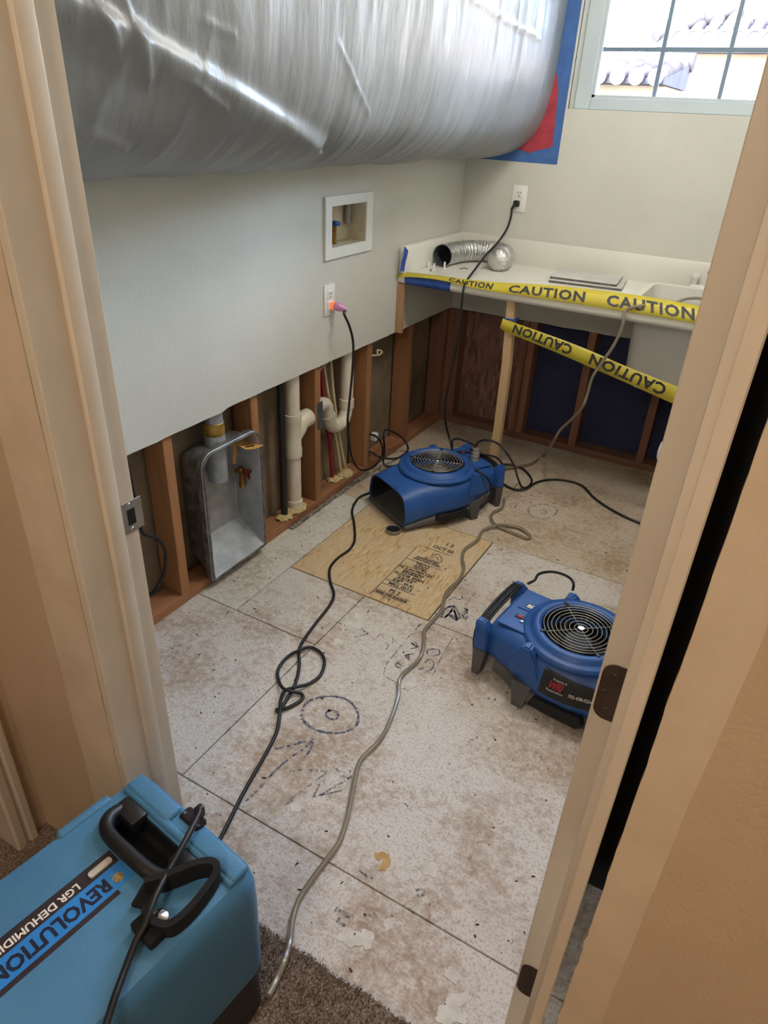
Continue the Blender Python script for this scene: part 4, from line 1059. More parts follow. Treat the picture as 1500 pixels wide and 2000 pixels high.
# near fan: cord wrapped round the rear cleats, a free loop, and the side sticker
for k in range(4):
    x = -0.252 - 0.008 * k
    obj('cord_wrap', MB().tube([(x, -0.112, 0.180), (x, 0.0, 0.196 + 0.004 * (k % 2)), (x, 0.118, 0.190), (x - 0.012, 0.142, 0.13), (x, 0.115, 0.068), (x, 0.0, 0.052), (x, -0.110, 0.058), (x - 0.004, -0.127, 0.12)], 0.0047, 8, closed=True), 'black_rubber', fan_near, **lc)
obj('power_cord', to_local(MB().tube([(1.036,1.878,0.185),(1.053,1.897,0.195),(1.052,1.932,0.195),(1.064,1.958,0.195),(1.090,1.979,0.195),(1.125,1.984,0.195),(1.155,1.972,0.195),(1.172,1.945,0.195),(1.172,1.951,0.170)], 0.0047, 10), *FAN2), 'black_rubber', fan_near, **lc)
# black sticker on the side towards the door
def side_pt(X, z):        # skin of the near side (-Y) just proud of the housing
    ST = [(-0.15, 0.150), (-0.115, 0.168), (-0.07, 0.184), (0.0, 0.192), (0.06, 0.187), (0.11, 0.172), (0.16, 0.160), (0.21, 0.153)]
    for (a, wa), (b, wb) in zip(ST, ST[1:]):
        if a <= X <= b: w = wa + (wb - wa) * (X - a) / (b - a)
    zb, zt = 0.047, 0.197; h = (zt - zb) / 2; q = (z - (zb + zt) / 2) / h
    y = w * (1 - abs(q) ** 4.6) ** (1 / 4.6)
    u = (q + 1) / 2
    return y * (1 - 0.16 * max(0, (u - 0.35) / 0.65) ** 1.3)
def side(X, z, off): return Vector((X, -side_pt(X, z) - off, z))
mb = MB().grid(lambda u, v: side(-0.030 + 0.17 * u, 0.094 + (0.078 - 0.010 * u) * v, 0.0012), 24, 8)
lb = obj('side_sticker', mb, 'black_plastic', fan_near, angle=180, **lc)
mb = MB().text('702-438-0254', 0.0145, None, conform=lambda x, y: side(0.056 + x * 0.80, 0.120 + y, 0.0020), bold=0.0002)
obj('phone_number', mb, 'print_white', lb, recalc=False, **lc)
mb = MB().text('WRI', 0.030, None, shear=0.35, conform=lambda x, y: side(-0.006 + x * 0.72, 0.126 + y, 0.0020), bold=0.0008)
obj('emblem', mb, 'print_red', lb, recalc=False, **lc)
mb = MB().text('Property of', 0.0095, None, conform=lambda x, y: side(0.004 + x * 0.9, 0.1505 + y, 0.0020))
obj('small_print', mb, 'print_white', lb, recalc=False, **lc)
mb = MB().text('Restoration', 0.0095, None, conform=lambda x, y: side(-0.008 + x * 1.1, 0.116 + y, 0.0020))
obj('small_print', mb, 'print_white', lb, recalc=False, **lc)

# ---------------- dehumidifier in the hall
DH = ((0.832, 0.271, 0.0), math.radians(-7.8))
deh = empty('dehumidifier', *DH, label='big blue dehumidifier with a black handle standing in the doorway', cat='dehumidifier')
CP = 0.0125     # carpet height under it
def slab(x, y, r, z, n=7): return rrect(-x, x, -y[0], y[1], r, z, n)
mb = MB().loft([slab(0.156, (0.262, 0.258), 0.03, 0.160), slab(0.159, (0.265, 0.262), 0.032, 0.175), slab(0.160, (0.266, 0.264), 0.034, 0.36), slab(0.159, (0.265, 0.263), 0.034, 0.408), slab(0.154, (0.26, 0.259), 0.034, 0.432), slab(0.146, (0.252, 0.252), 0.032, 0.443), slab(0.134, (0.24, 0.24), 0.028, 0.4465)])
body = obj('upper_shell', mb, 'dehumidifier_blue', deh, angle=60, **lc)
cut = MB().box(-0.118, 0.068, 0.146, 0.202, 0.400, 0.47, bev=0.012, seg=3)
boolean_cut(body, cut)
body.data.materials.clear(); body.data.materials.append(MATS['dehumidifier_blue'])
mb = MB().loft([slab(0.148, (0.254, 0.250), 0.03, CP), slab(0.155, (0.261, 0.257), 0.032, CP + 0.02), slab(0.1545, (0.2605, 0.2565), 0.032, 0.161)])
obj('lower_shell', mb, 'dehumidifier_black', deh, angle=60, **lc)
# raised front bar along the top with notches
mb = MB().box(-0.142, -0.024, 0.212, 0.250, 0.440, 0.4565, bev=0.008, seg=3)
mb.box(0.030, 0.146, 0.212, 0.250, 0.440, 0.4565, bev=0.008, seg=3)
mb.box(-0.142, 0.146, 0.206, 0.222, 0.440, 0.4535, bev=0.006, seg=3)
obj('front_bar', mb, 'dehumidifier_blue', deh, **lc)
for x in (-0.146,):
    obj('side_block', MB().box(x - 0.010, x + 0.010, 0.085, 0.185, 0.425, 0.4505, bev=0.008, seg=3), 'dehumidifier_blue', deh, **lc)
obj('handle_recess', MB().box(-0.117, 0.067, 0.147, 0.201, 0.402, 0.406).box(-0.0695, 0.02, 0.199, 0.2015, 0.404, 0.442), 'dark_inside', deh, **lc)
gpath = [(-0.112, 0.190, 0.440), (-0.106, 0.158, 0.452), (-0.080, 0.139, 0.457), (-0.02, 0.137, 0.459), (0.040, 0.142, 0.457), (0.062, 0.160, 0.452), (0.066, 0.190, 0.440)]
mb = MB().tube(gpath, 0.0125, 14, sub=8)
obj('handle', mb, 'black_plastic', deh, **lc)
obj('handle_mount', MB().box(-0.122, -0.062, 0.172, 0.206, 0.425, 0.4545, bev=0.007, seg=2), 'black_plastic', deh, **lc)
obj('handle_mount', MB().box(0.030, 0.078, 0.172, 0.206, 0.425, 0.4525, bev=0.007, seg=2), 'black_plastic', deh, **lc)
hk = obj('cord_hook', MB().box(-0.022, 0.026, 0.236, 0.262, 0.440, 0.4525, bev=0.004).box(0.002, 0.016, 0.250, 0.268, 0.448, 0.475, bev=0.005, seg=2), 'black_plastic', deh, **lc)
for x, y in ((-0.014, 0.246), (0.021, 0.245)):
    obj('screw', MB().lathe([(0, 0.4545), (0.003, 0.4542), (0.0035, 0.452)], 12, (x, y, 0)), 'chrome', hk, **lc)
pc = obj('power_cord', to_local(MB().tube([(0.879,0.526,0.472),(0.886,0.514,0.472),(0.904,0.465,0.478),(0.918,0.415,0.478),(0.932,0.378,0.484),(0.945,0.349,0.484),(0.949,0.336,0.478),(0.951,0.316,0.470),(0.962,0.286,0.462),(0.978,0.253,0.462),(0.992,0.225,0.458),(1.010,0.195,0.458),(1.029,0.169,0.458)], 0.0052, 10), *DH), 'black_rubber', deh, **lc)
# hook-and-loop cord strap with a metal rivet
spath = [(0.050, 0.120, 0.462), (0.070, 0.150, 0.464), (0.092, 0.190, 0.466), (0.112, 0.207, 0.466), (0.128, 0.198, 0.465), (0.137, 0.160, 0.463), (0.139, 0.125, 0.461), (0.132, 0.102, 0.459), (0.110, 0.092, 0.458), (0.084, 0.094, 0.460)]
sp_ = smooth(spath, 8); rings = []
for i, p in enumerate(sp_):
    tn = (sp_[min(i + 1, len(sp_) - 1)] - sp_[max(i - 1, 0)]); nn = Vector((tn.y, -tn.x, 0)).normalized()
    rings.append([p + nn * 0.0065 + Vector((0, 0, 0.020)), p + nn * 0.009 - Vector((0, 0, 0.014)), p - nn * 0.002 - Vector((0, 0, 0.014)), p - nn * 0.0045 + Vector((0, 0, 0.020))])
stp = obj('cord_strap', MB().loft(rings), 'black_strap', deh, **lc)
obj('strap_tail', MB().loft([[(0.036, 0.128, 0.449), (0.060, 0.140, 0.449), (0.060, 0.140, 0.455), (0.036, 0.128, 0.455)], [(0.052, 0.092, 0.448), (0.076, 0.104, 0.448), (0.076, 0.104, 0.456), (0.052, 0.092, 0.456)]]), 'black_strap', stp, **lc)
obj('strap_end', MB().box(0.080, 0.130, 0.070, 0.100, 0.447, 0.466, bev=0.004, seg=2), 'black_strap', stp, **lc)
obj('rivet', MB().lathe([(0, 0.4775), (0.003, 0.4775), (0.005, 0.4765), (0.010, 0.4755), (0.0130, 0.473), (0.0135, 0.462)], 24, (0.111, 0.103, 0)), 'chrome', stp, label='round chrome rivet', **lc)
# long label running away from the doorway, printed to be read from the other side
LT = 0.4468
lab = obj('label_strip', MB().box(-0.058, -0.0302, -0.258, 0.125, LT - 0.001, LT), 'label_dark', deh, **lc)
lab2 = obj('label_strip', MB().box(-0.0298, 0.0105, -0.258, 0.125, LT - 0.001, LT), 'label_blue', deh, label='bright blue label strip with a model word', **lc)
obj('label_border', MB().box(0.0107, 0.0195, -0.258, 0.095, LT - 0.001, LT), 'label_dark', deh, **lc)
def TM(x, y, z): return Matrix.Translation((x, y, z)) @ Matrix(((0, 1, 0, 0), (-1, 0, 0, 0), (0, 0, 1, 0), (0, 0, 0, 1)))
def fit_text(mb, body, x, y, cap, length, z, **kw):
    """text whose letters rise along +x and read along -y, scaled to a length"""
    t_ = MB().text(body, cap / 0.70, None or Matrix.Identity(4), **kw)
    xs = [v.co.x for v in t_.bm.verts]; w = max(xs) - min(xs)
    bmesh.ops.transform(t_.bm, matrix=TM(x, y, z) @ Matrix.Diagonal((length / w, 1, 1, 1)), verts=t_.bm.verts)
    return mb.add(t_.bm)
obj('lettering', fit_text(MB(), 'LGR DEHUMIDIFIER', -0.0472, 0.061, 0.0125, 0.158, LT + 0.0003, bold=0.0005), 'print_white', lab, recalc=False, **lc)
obj('lettering', fit_text(MB(), 'REVOLUTION', -0.0205, 0.093, 0.0235, 0.185, LT + 0.0003, bold=0.0012), 'print_dark', lab2, recalc=False, **lc)
obj('seal_print', MB().lathe([(0, LT + 0.0006), (0.0085, LT + 0.0006), (0.0085, LT)], 20, (-0.006, 0.107, 0)), 'print_tan', lab2, **lc)
obj('badge', MB().box(-0.047, -0.035, 0.078, 0.118, LT - 0.0005, LT + 0.0012, bev=0.004, seg=2), 'board_grey', lab, **lc)

# ---------------- cords and hose
R5 = 0.0052
def cord(name, pts, r, mat, label, cat='cord', n=10, sub=7):
    o = obj(name, MB().tube(pts, r, n, sub), mat); return tag(o, label, cat)
cord('extension_cord', [(0.144,2.543,0.006),(0.124,2.480,0.006),(0.109,2.403,0.006),(0.096,2.335,0.006),(0.129,2.229,0.006),(0.191,2.144,0.006),(0.263,2.036,0.006),(0.288,1.961,0.006),(0.283,1.878,0.006),(0.296,1.803,0.006),(0.345,1.732,0.006),(0.398,1.676,0.006),(0.422,1.614,0.006),(0.437,1.506,0.006),(0.454,1.408,0.006),(0.473,1.359,0.007),(0.513,1.306,0.007),(0.545,1.246,0.007),(0.559,1.199,0.007),(0.570,1.152,0.007),(0.575,1.120,0.007),(0.567,1.121,0.008),(0.589,1.144,0.008),(0.603,1.182,0.008),(0.601,1.203,0.008),(0.585,1.210,0.008),(0.563,1.196,0.016),(0.535,1.193,0.016),(0.499,1.218,0.008),(0.469,1.255,0.008),(0.458,1.314,0.008),(0.478,1.355,0.017),(0.491,1.393,0.008),(0.533,1.391,0.008),(0.570,1.363,0.008),(0.593,1.307,0.008),(0.585,1.258,0.008),(0.564,1.211,0.019),(0.543,1.188,0.012),(0.561,1.147,0.015),(0.584,1.114,0.016),(0.612,1.065,0.007),(0.632,1.005,0.007),(0.664,0.865,0.007),(0.696,0.752,0.007),(0.712,0.688,0.007),(0.713,0.652,0.007)], R5, 'black_rubber', 'black extension cord with a knotted loop lying across the bare floor towards the dehumidifier')
hose_hang = [(1.282,3.110,0.925),(1.216,3.134,0.925),(1.168,3.081,0.925),(1.138,2.965,0.925),(1.066,2.790,0.938),(1.002,2.758,0.915),(1.005,2.742,0.860),(0.990,2.742,0.786),(0.964,2.742,0.720),(0.933,2.742,0.640),(0.927,2.742,0.571),(0.918,2.742,0.511),(0.872,2.790,0.427),(0.821,2.840,0.347),(0.787,2.890,0.262),(0.659,3.269,0.012),(0.641,3.145,0.012),(0.594,3.062,0.012),(0.544,2.999,0.012)]
cord('drain_hose', hose_hang, 0.0062, 'clear_hose', 'clear drain hose hanging from the sink over the counter edge to the floor', 'hose')
cord('drain_hose', [(0.659,2.704,0.008),(0.679,2.621,0.008),(0.663,2.560,0.008),(0.673,2.508,0.008),(0.718,2.460,0.008),(0.794,2.446,0.008),(0.861,2.437,0.008),(0.866,2.465,0.008),(0.812,2.495,0.012),(0.759,2.485,0.012),(0.719,2.442,0.020),(0.684,2.392,0.008),(0.693,2.301,0.008),(0.679,2.213,0.008),(0.696,2.149,0.008),(0.730,2.087,0.008),(0.746,2.008,0.008),(0.740,1.912,0.008),(0.758,1.844,0.008),(0.771,1.793,0.008),(0.769,1.728,0.008),(0.769,1.676,0.008),(0.787,1.634,0.008),(0.810,1.580,0.008),(0.819,1.534,0.008),(0.814,1.486,0.008),(0.808,1.447,0.008),(0.815,1.407,0.008),(0.842,1.353,0.008),(0.869,1.254,0.008),(0.877,1.180,0.008),(0.869,1.115,0.008),(0.872,1.077,0.008),(0.897,1.013,0.008),(0.924,0.948,0.008),(0.939,0.908,0.008),(0.951,0.857,0.008),(0.949,0.789,0.008),(0.949,0.711,0.008),(0.963,0.662,0.008),(0.987,0.619,0.012),(1.004,0.579,0.024),(1.012,0.543,0.024),(1.018,0.508,0.030)], 0.0066, 'clear_hose', 'tan clear hose snaking down the middle of the floor to the dehumidifier', 'hose')
# left outlet: glowing plug and its cord with two loops
pl = empty('cord_plug', (0.008, 2.245, 0.872), label='glowing pink plug pushed into the left wall outlet', cat='plug')
obj('plug_face', MB().box(0.0085, 0.020, 2.226, 2.252, 0.859, 0.888, bev=0.004, seg=2), 'neon_glow', pl)
obj('plug_body', MB().lathe([(0.014, 0), (0.0165, 0.004), (0.0165, 0.022), (0.013, 0.028), (0.010, 0.045), (0.006, 0.052), (0, 0.052)], 18, M=Matrix.Translation((0.018, 2.243, 0.874)) @ Matrix.Rotation(PI / 2 + 0.25, 4, 'Y') @ Matrix.Rotation(-0.25, 4, 'X')), 'lit_plug', pl)
cord('power_cable', [(0.062, 2.252, 0.858)] + [(0.078,2.219,0.856),(0.078,2.257,0.803),(0.078,2.286,0.740),(0.078,2.292,0.677),(0.078,2.284,0.580),(0.078,2.268,0.475),(0.078,2.259,0.398),(0.078,2.275,0.296),(0.060,2.336,0.191),(0.040,2.434,0.094),(0.040,2.548,0.056),(0.040,2.630,0.075),(0.040,2.640,0.128),(0.040,2.596,0.190),(0.000,2.606,0.197),(-0.030,2.595,0.186),(-0.030,2.599,0.114),(0.000,2.607,0.103),(0.040,2.619,0.087),(0.040,2.703,0.043),(0.040,2.813,0.005),(0.040,2.913,0.007),(0.040,2.889,0.060),(0.040,2.810,0.129),(0.020,2.757,0.167),(0.020,2.694,0.195),(0.030,2.663,0.176),(0.030,2.678,0.116),(0.030,2.678,0.061),(0.060,2.621,0.059),(0.049,2.686,0.010),(0.102,2.765,0.010),(0.146,2.905,0.010)], 0.0050, 'black_rubber', 'black cord from the glowing plug, looping on the floor beside the studs')
pb = empty('cord_plug', (0.284, LY, 1.184), label='black plug in the back wall outlet', cat='plug')
obj('plug_body', MB().box(0.277, 0.305, LY - 0.032, LY - 0.008, 1.166, 1.194, bev=0.006, seg=2), 'black_rubber', pb)
obj('strain_relief', MB().tube([(0.290, LY - 0.03, 1.178), (0.286, LY - 0.045, 1.168), (0.282, LY - 0.052, 1.152)], 0.0065, 10, radii=[0.009, 0.0055]), 'black_rubber', pb)
cord('power_cable', [(0.283, LY - 0.050, 1.156)] + [(0.288,3.340,1.124),(0.290,3.300,1.076),(0.290,3.200,1.026),(0.288,3.080,0.989),(0.302,2.930,0.947),(0.321,2.800,0.920),(0.329,2.758,0.892),(0.330,2.752,0.842),(0.331,2.752,0.789),(0.332,2.752,0.712),(0.320,2.752,0.595),(0.303,2.752,0.461),(0.298,2.752,0.360),(0.308,2.752,0.286),(0.318,2.780,0.214),(0.340,2.770,0.175),(0.352,2.770,0.136),(0.366,2.760,0.100)], 0.0050, 'black_rubber', 'black cord from the back wall outlet dropping over the counter edge behind the far fan')
cord('power_cable', [(0.397,2.660,0.188),(0.391,2.660,0.225),(0.391,2.660,0.251),(0.415,2.660,0.265),(0.453,2.660,0.264),(0.491,2.660,0.257),(0.510,2.641,0.254)], 0.0047, 'black_rubber', 'short black cord arching from the ribbed fitting behind the far fan')
cord('power_cable', [(0.510,2.648,0.254),(0.520,2.640,0.279),(0.542,2.640,0.298),(0.582,2.640,0.306),(0.617,2.660,0.286),(0.658,2.660,0.252),(0.682,2.700,0.185),(0.654,2.902,0.020),(0.690,2.865,0.008),(0.710,2.904,0.008),(0.694,2.978,0.008),(0.623,3.057,0.008),(0.561,3.060,0.012),(0.514,3.041,0.012)], 0.0047, 'black_rubber', 'black cord curling out to the side from the ribbed fitting on the far fan')
cord('extension_cord', [(0.551,2.878,0.008),(0.614,2.838,0.008),(0.666,2.824,0.008),(0.709,2.852,0.014),(0.728,2.957,0.007),(0.769,3.019,0.007),(0.839,3.060,0.007),(0.923,3.053,0.007),(1.007,2.963,0.007),(1.099,2.898,0.007),(1.210,2.852,0.007),(1.333,2.831,0.007)], R5, 'black_rubber', 'black cord running from the far fan across the floor and behind the right door jamb')

# round container lid by the far fan outlet
ld = empty('round_lid', (0.365, 2.178, 0), label='small round tin with a dark top on the floor at the far fan outlet', cat='lid')
obj('tin_rim', MB().lathe([(0, 0.0005), (0.030, 0.0005), (0.032, 0.004), (0.032, 0.016), (0.030, 0.018), (0.0285, 0.016), (0.0285, 0.010), (0, 0.010)], 32, (0.365, 2.178, 0.0)), 'brushed_nickel', ld)
obj('dark_disc', MB().lathe([(0, 0.0125), (0.0275, 0.0125), (0.0280, 0.010)], 32, (0.365, 2.178, 0.0)), 'black_plastic', ld)

# ---------------- writing and marks on the floor boards
Z0 = 0.0006
def strokes(lines, w, brk=0.0, seed=1, dz=0.0):
    rnd = random.Random(seed); mb = MB()
    for ln in lines:
        P = smooth([(x, y, 0) for x, y in ln], 16) if len(ln) > 2 else [Vector((ln[0][0], ln[0][1], 0)).lerp(Vector((ln[1][0], ln[1][1], 0)), i / 20) for i in range(21)]
        run = []
        def flush():
            if len(run) > 1:
                V = []
                for i, p in enumerate(run):
                    tn = (run[min(i + 1, len(run) - 1)] - run[max(i - 1, 0)]).normalized(); nn = Vector((-tn.y, tn.x, 0))
                    ww = w * (0.5 + 0.28 * noise.noise(p * 55))
                    V += [p + nn * ww + Vector((0, 0, Z0 + dz)), p - nn * ww + Vector((0, 0, Z0 + dz))]
                mb.mesh(V, [(2 * i, 2 * i + 1, 2 * i + 3, 2 * i + 2) for i in range(len(run) - 1)])
        for p in P:
            if rnd.random() < brk: flush(); run = []
            else: run.append(p)
        flush()
    return mb
def mark(lines, w, mat, label, brk=0.0, seed=1, dz=0.0):
    return obj('floor_marking', strokes(lines, w, brk, seed, dz), mat, floor, recalc=False, label=label)
# target circle, arrow and number near the door
mark([[(0.629,1.160),(0.620,1.197),(0.641,1.235),(0.671,1.258),(0.710,1.269),(0.747,1.258),(0.776,1.234),(0.790,1.197),(0.774,1.160),(0.743,1.137),(0.699,1.124),(0.658,1.132),(0.632,1.150)], [(0.690,1.203),(0.705,1.212),(0.724,1.206),(0.727,1.187),(0.708,1.180),(0.691,1.190),(0.695,1.209)]], 0.0075, 'marker_ink', 'hand-drawn circle with a dot in blue marker', 0.04, 3)
mark([[(0.684,0.840),(0.690,0.884),(0.690,0.948),(0.700,1.013),(0.711,1.045),(0.715,1.093)], [(0.639,1.002),(0.672,1.039),(0.714,1.095)], [(0.715,1.093),(0.729,1.058),(0.730,1.028)]], 0.0065, 'marker_ink', 'hand-drawn arrow in blue marker', 0.14, 5)
mark([[(0.713,0.962),(0.761,1.000),(0.811,1.023)], [(0.811,1.023),(0.796,0.972),(0.783,0.924),(0.776,0.879)], [(0.821,1.045),(0.861,1.032),(0.872,1.042)], [(0.871,1.045),(0.859,1.011),(0.846,0.981),(0.838,0.958),(0.857,0.977),(0.880,1.002)], [(0.813,0.983),(0.819,0.959),(0.822,0.941),(0.838,0.958)]], 0.006, 'faint_ink', 'faded number 7 7 6 6 in marker', 0.16, 8)
# FAN / 150 in a broken box
mark([[(0.740,1.704),(0.736,1.628),(0.736,1.549),(0.739,1.465),(0.755,1.421)], [(0.757,1.417),(0.813,1.410)], [(0.771,1.698),(0.836,1.692)], [(0.864,1.698),(0.874,1.588),(0.888,1.492)], [(0.829,1.402),(0.857,1.400)], [(0.735,1.682),(0.740,1.704),(0.748,1.703)]], 0.0042, 'faint_ink', 'broken marker box drawn round the word FAN', 0.10, 11)
mark([[(0.764,1.475),(0.767,1.506)], [(0.764,1.475),(0.788,1.474)], [(0.765,1.490),(0.788,1.485)], [(0.768,1.535),(0.789,1.557)], [(0.768,1.535),(0.798,1.519)], [(0.775,1.545),(0.787,1.529)], [(0.769,1.573),(0.781,1.587),(0.759,1.600),(0.785,1.593),(0.766,1.611)], [(0.837,1.500),(0.847,1.517)], [(0.863,1.506),(0.871,1.524),(0.866,1.549),(0.849,1.564),(0.840,1.552),(0.840,1.538)], [(0.831,1.578),(0.820,1.592),(0.829,1.609),(0.847,1.618),(0.860,1.605),(0.854,1.587),(0.839,1.577)]], 0.0050, 'marker_ink', 'the word FAN and the number 150 lettered in marker', 0.03, 13)
mark([[(0.783,1.778),(0.776,1.826),(0.787,1.854),(0.799,1.820),(0.794,1.779),(0.802,1.835),(0.838,1.791),(0.798,1.805),(0.841,1.806),(0.798,1.857),(0.779,1.838)], [(0.846,1.826),(0.841,1.868),(0.862,1.813),(0.832,1.834)], [(0.792,1.861),(0.835,1.789)]], 0.0065, 'marker_ink', 'dense scribble in blue marker', 0.02, 17)
mark([[(0.762,1.877),(0.775,1.907),(0.789,1.898)], [(0.826,1.978),(0.826,1.922),(0.825,1.886)], [(0.767,1.965),(0.773,1.980)], [(0.475,1.556),(0.536,1.556),(0.588,1.564),(0.614,1.562)], [(0.614,1.562),(0.596,1.538),(0.583,1.520)], [(0.571,1.576),(0.600,1.565)], [(0.647,1.558),(0.649,1.585),(0.671,1.568)], [(0.675,1.595),(0.694,1.589),(0.704,1.565)], [(0.701,1.521),(0.700,1.544),(0.686,1.559)]], 0.0045, 'faint_ink', 'short arrow and loose pen ticks', 0.08, 19)
mark([[(0.779,2.717),(0.811,2.767),(0.855,2.781),(0.893,2.761),(0.895,2.696),(0.861,2.641),(0.813,2.641),(0.786,2.677),(0.779,2.717)], [(0.829,2.706),(0.846,2.729),(0.859,2.704),(0.841,2.686)]], 0.008, 'faint_ink', 'faint circle with a dot beyond the far fan', 0.10, 23)
mark([[(0.692,2.686),(0.720,2.723),(0.719,2.665),(0.692,2.686)], [(0.963,2.626),(1.011,2.618),(1.077,2.622)]], 0.006, 'faint_ink', 'faint pen marks beyond the far fan', 0.1, 24)
mark([[(1.027,0.731),(1.044,0.732),(1.061,0.731),(1.069,0.739)], [(1.099,0.755),(1.104,0.764),(1.116,0.758)], [(1.046,0.723),(1.047,0.710),(1.066,0.712)], [(1.161,0.859),(1.169,0.869),(1.180,0.868),(1.177,0.853),(1.165,0.851)], [(1.140,0.773),(1.144,0.784)], [(1.024,0.833),(1.050,0.831),(1.070,0.837)]], 0.007, 'faint_ink', 'rubbed-out pen scrawls near the doorway', 0.16, 29)
# mill stamp on the yellow board
STX, STY = 0.503, 2.147
def stamp_line(y, x0, x1, w=0.0035): return [(x0, y), (x1, y)]
SY = [2.147, 2.035, 1.985, 1.872, 1.838, 1.790, 1.772, 1.748]
lines = [[(0.503, 2.147), (0.506, 1.748)], stamp_line(2.147, 0.503, 0.652), stamp_line(2.035, 0.503, 0.662), stamp_line(1.985, 0.503, 0.655), stamp_line(1.868, 0.504, 0.654), stamp_line(1.838, 0.505, 0.648), stamp_line(1.795, 0.505, 0.650), stamp_line(1.775, 0.505, 0.650), [(0.565, 2.075), (0.600, 2.128), (0.632, 2.085), (0.565, 2.075)], [(0.585, 2.088), (0.602, 2.108), (0.618, 2.090)]]
mark(lines, 0.0030, 'ink', 'ruled frame and triangle of the mill stamp', 0.02, 31, 0.0009)
mb = MB()
def stamp(body, x, y, h, w):
    t_ = MB().text(body, h / 0.70, Matrix.Identity(4), bold=0.0010)
    xs = [v.co.x for v in t_.bm.verts]
    bmesh.ops.transform(t_.bm, matrix=Matrix.Translation((x, y, 0.0016)) @ Matrix.Diagonal((w / (max(xs) - min(xs)), 1, 1, 1)), verts=t_.bm.verts)
    mb.add(t_.bm)
for s_ in (('1 3', 0.592, 2.205, 0.022, 0.030), ('OCT 05', 0.556, 2.163, 0.021, 0.092), ('ADVANCED', 0.535, 2.062, 0.010, 0.10), ('STRUCTURAL PANEL', 0.530, 2.048, 0.009, 0.115), ('TECO', 0.553, 2.012, 0.019, 0.062), ('TESTED', 0.553, 1.990, 0.017, 0.062),
           ('PS 2-04 PRP-133', 0.508, 1.965, 0.014, 0.140), ('SHEATHING SPAN', 0.535, 1.952, 0.008, 0.09), ('EXPOSURE 1', 0.535, 1.940, 0.008, 0.080), ('FLOOR SPAN', 0.512, 1.919, 0.015, 0.125), ('23/32"', 0.535, 1.895, 0.019, 0.080), ('24" o.c.', 0.528, 1.873, 0.017, 0.095),
           ('MILL 0213', 0.528, 1.845, 0.016, 0.096), ('PS 2', 0.552, 1.802, 0.022, 0.045), ('SIZED FOR SPACING', 0.512, 1.780, 0.009, 0.13), ('T & G', 0.555, 1.757, 0.010, 0.03)):
    stamp(*s_)
obj('floor_marking', mb, 'ink', floor, recalc=False, label='printed mill stamp with OCT 05, TECO TESTED and FLOOR SPAN')

# ---------------- scraped patches of paint on the boards
def patch(cx, cy, sx, sy, rot, seed, mat, h=0.0012):
    P = []
    for k in range(22):
        a = 2 * PI * k / 22
        q = 1 + 0.5 * noise.noise((math.cos(a) * 1.7 + seed * 5, math.sin(a) * 1.7, seed)) + 0.25 * noise.noise((math.cos(a) * 5, math.sin(a) * 5 + seed, 2))
        x, y = sx * q * math.cos(a), sy * q * math.sin(a)
        P.append((cx + x * math.cos(rot) - y * math.sin(rot), cy + x * math.sin(rot) + y * math.cos(rot)))
    return obj('paint_patch', MB().mesh([(cx, cy, h * 1.2)] + [(x, y, h) for x, y in P] + [(x, y, -0.0005) for x, y in P], [(0, i + 1, (i + 1) % 22 + 1) for i in range(22)] + [(i + 1, i + 23, (i + 1) % 22 + 23, (i + 1) % 22 + 1) for i in range(22)]), mat, floor)
PT = [(1.165,0.923),(1.096,0.696),(1.115,0.711),(1.145,0.764),(1.335,0.673),(1.337,0.705),(1.308,0.742),(0.803,0.896),(0.999,0.774),(0.841,1.430),(0.545,1.568),(0.545,1.624),(0.551,1.469),(0.068,1.767),(0.092,1.941)]
for i, ((x, y), (sx, sy)) in enumerate(zip(PT, ((0.020, 0.018), (0.032, 0.016), (0.018, 0.022), (0.014, 0.012), (0.016, 0.030), (0.014, 0.03), (0.02, 0.012), (0.016, 0.018), (0.012, 0.012), (0.03, 0.018), (0.03, 0.03), (0.03, 0.022), (0.02, 0.018), (0.03, 0.018), (0.022, 0.015)))):
    patch(x, y, sx, sy, 0.5 * i, i + 1, 'paint_chip')
for i, (x, y) in enumerate([(1.052,0.891),(1.071,0.876)]):
    patch(x, y, 0.018, 0.010, 0.4 + i, 40 + i, 'bare_chip')
# nail heads and crumbs swept about
rnd = random.Random(11)
mb = MB()
for k in range(260):
    x = rnd.uniform(0.02, 1.45); y = rnd.uniform(0.64, 2.9)
    s_ = rnd.uniform(0.0010, 0.0030); a = rnd.uniform(0, PI)
    mb.box(-s_ * rnd.uniform(0.8, 3.0), s_, -s_ * 0.6, s_ * 0.6, 0.0, s_ * 0.6, M=Matrix.Translation((x, y, 0.0004)) @ Matrix.Rotation(a, 4, 'Z'))
tag(obj('debris', mb, 'debris'), 'dark crumbs and splinters scattered over the bare floor', 'debris', kind='stuff')

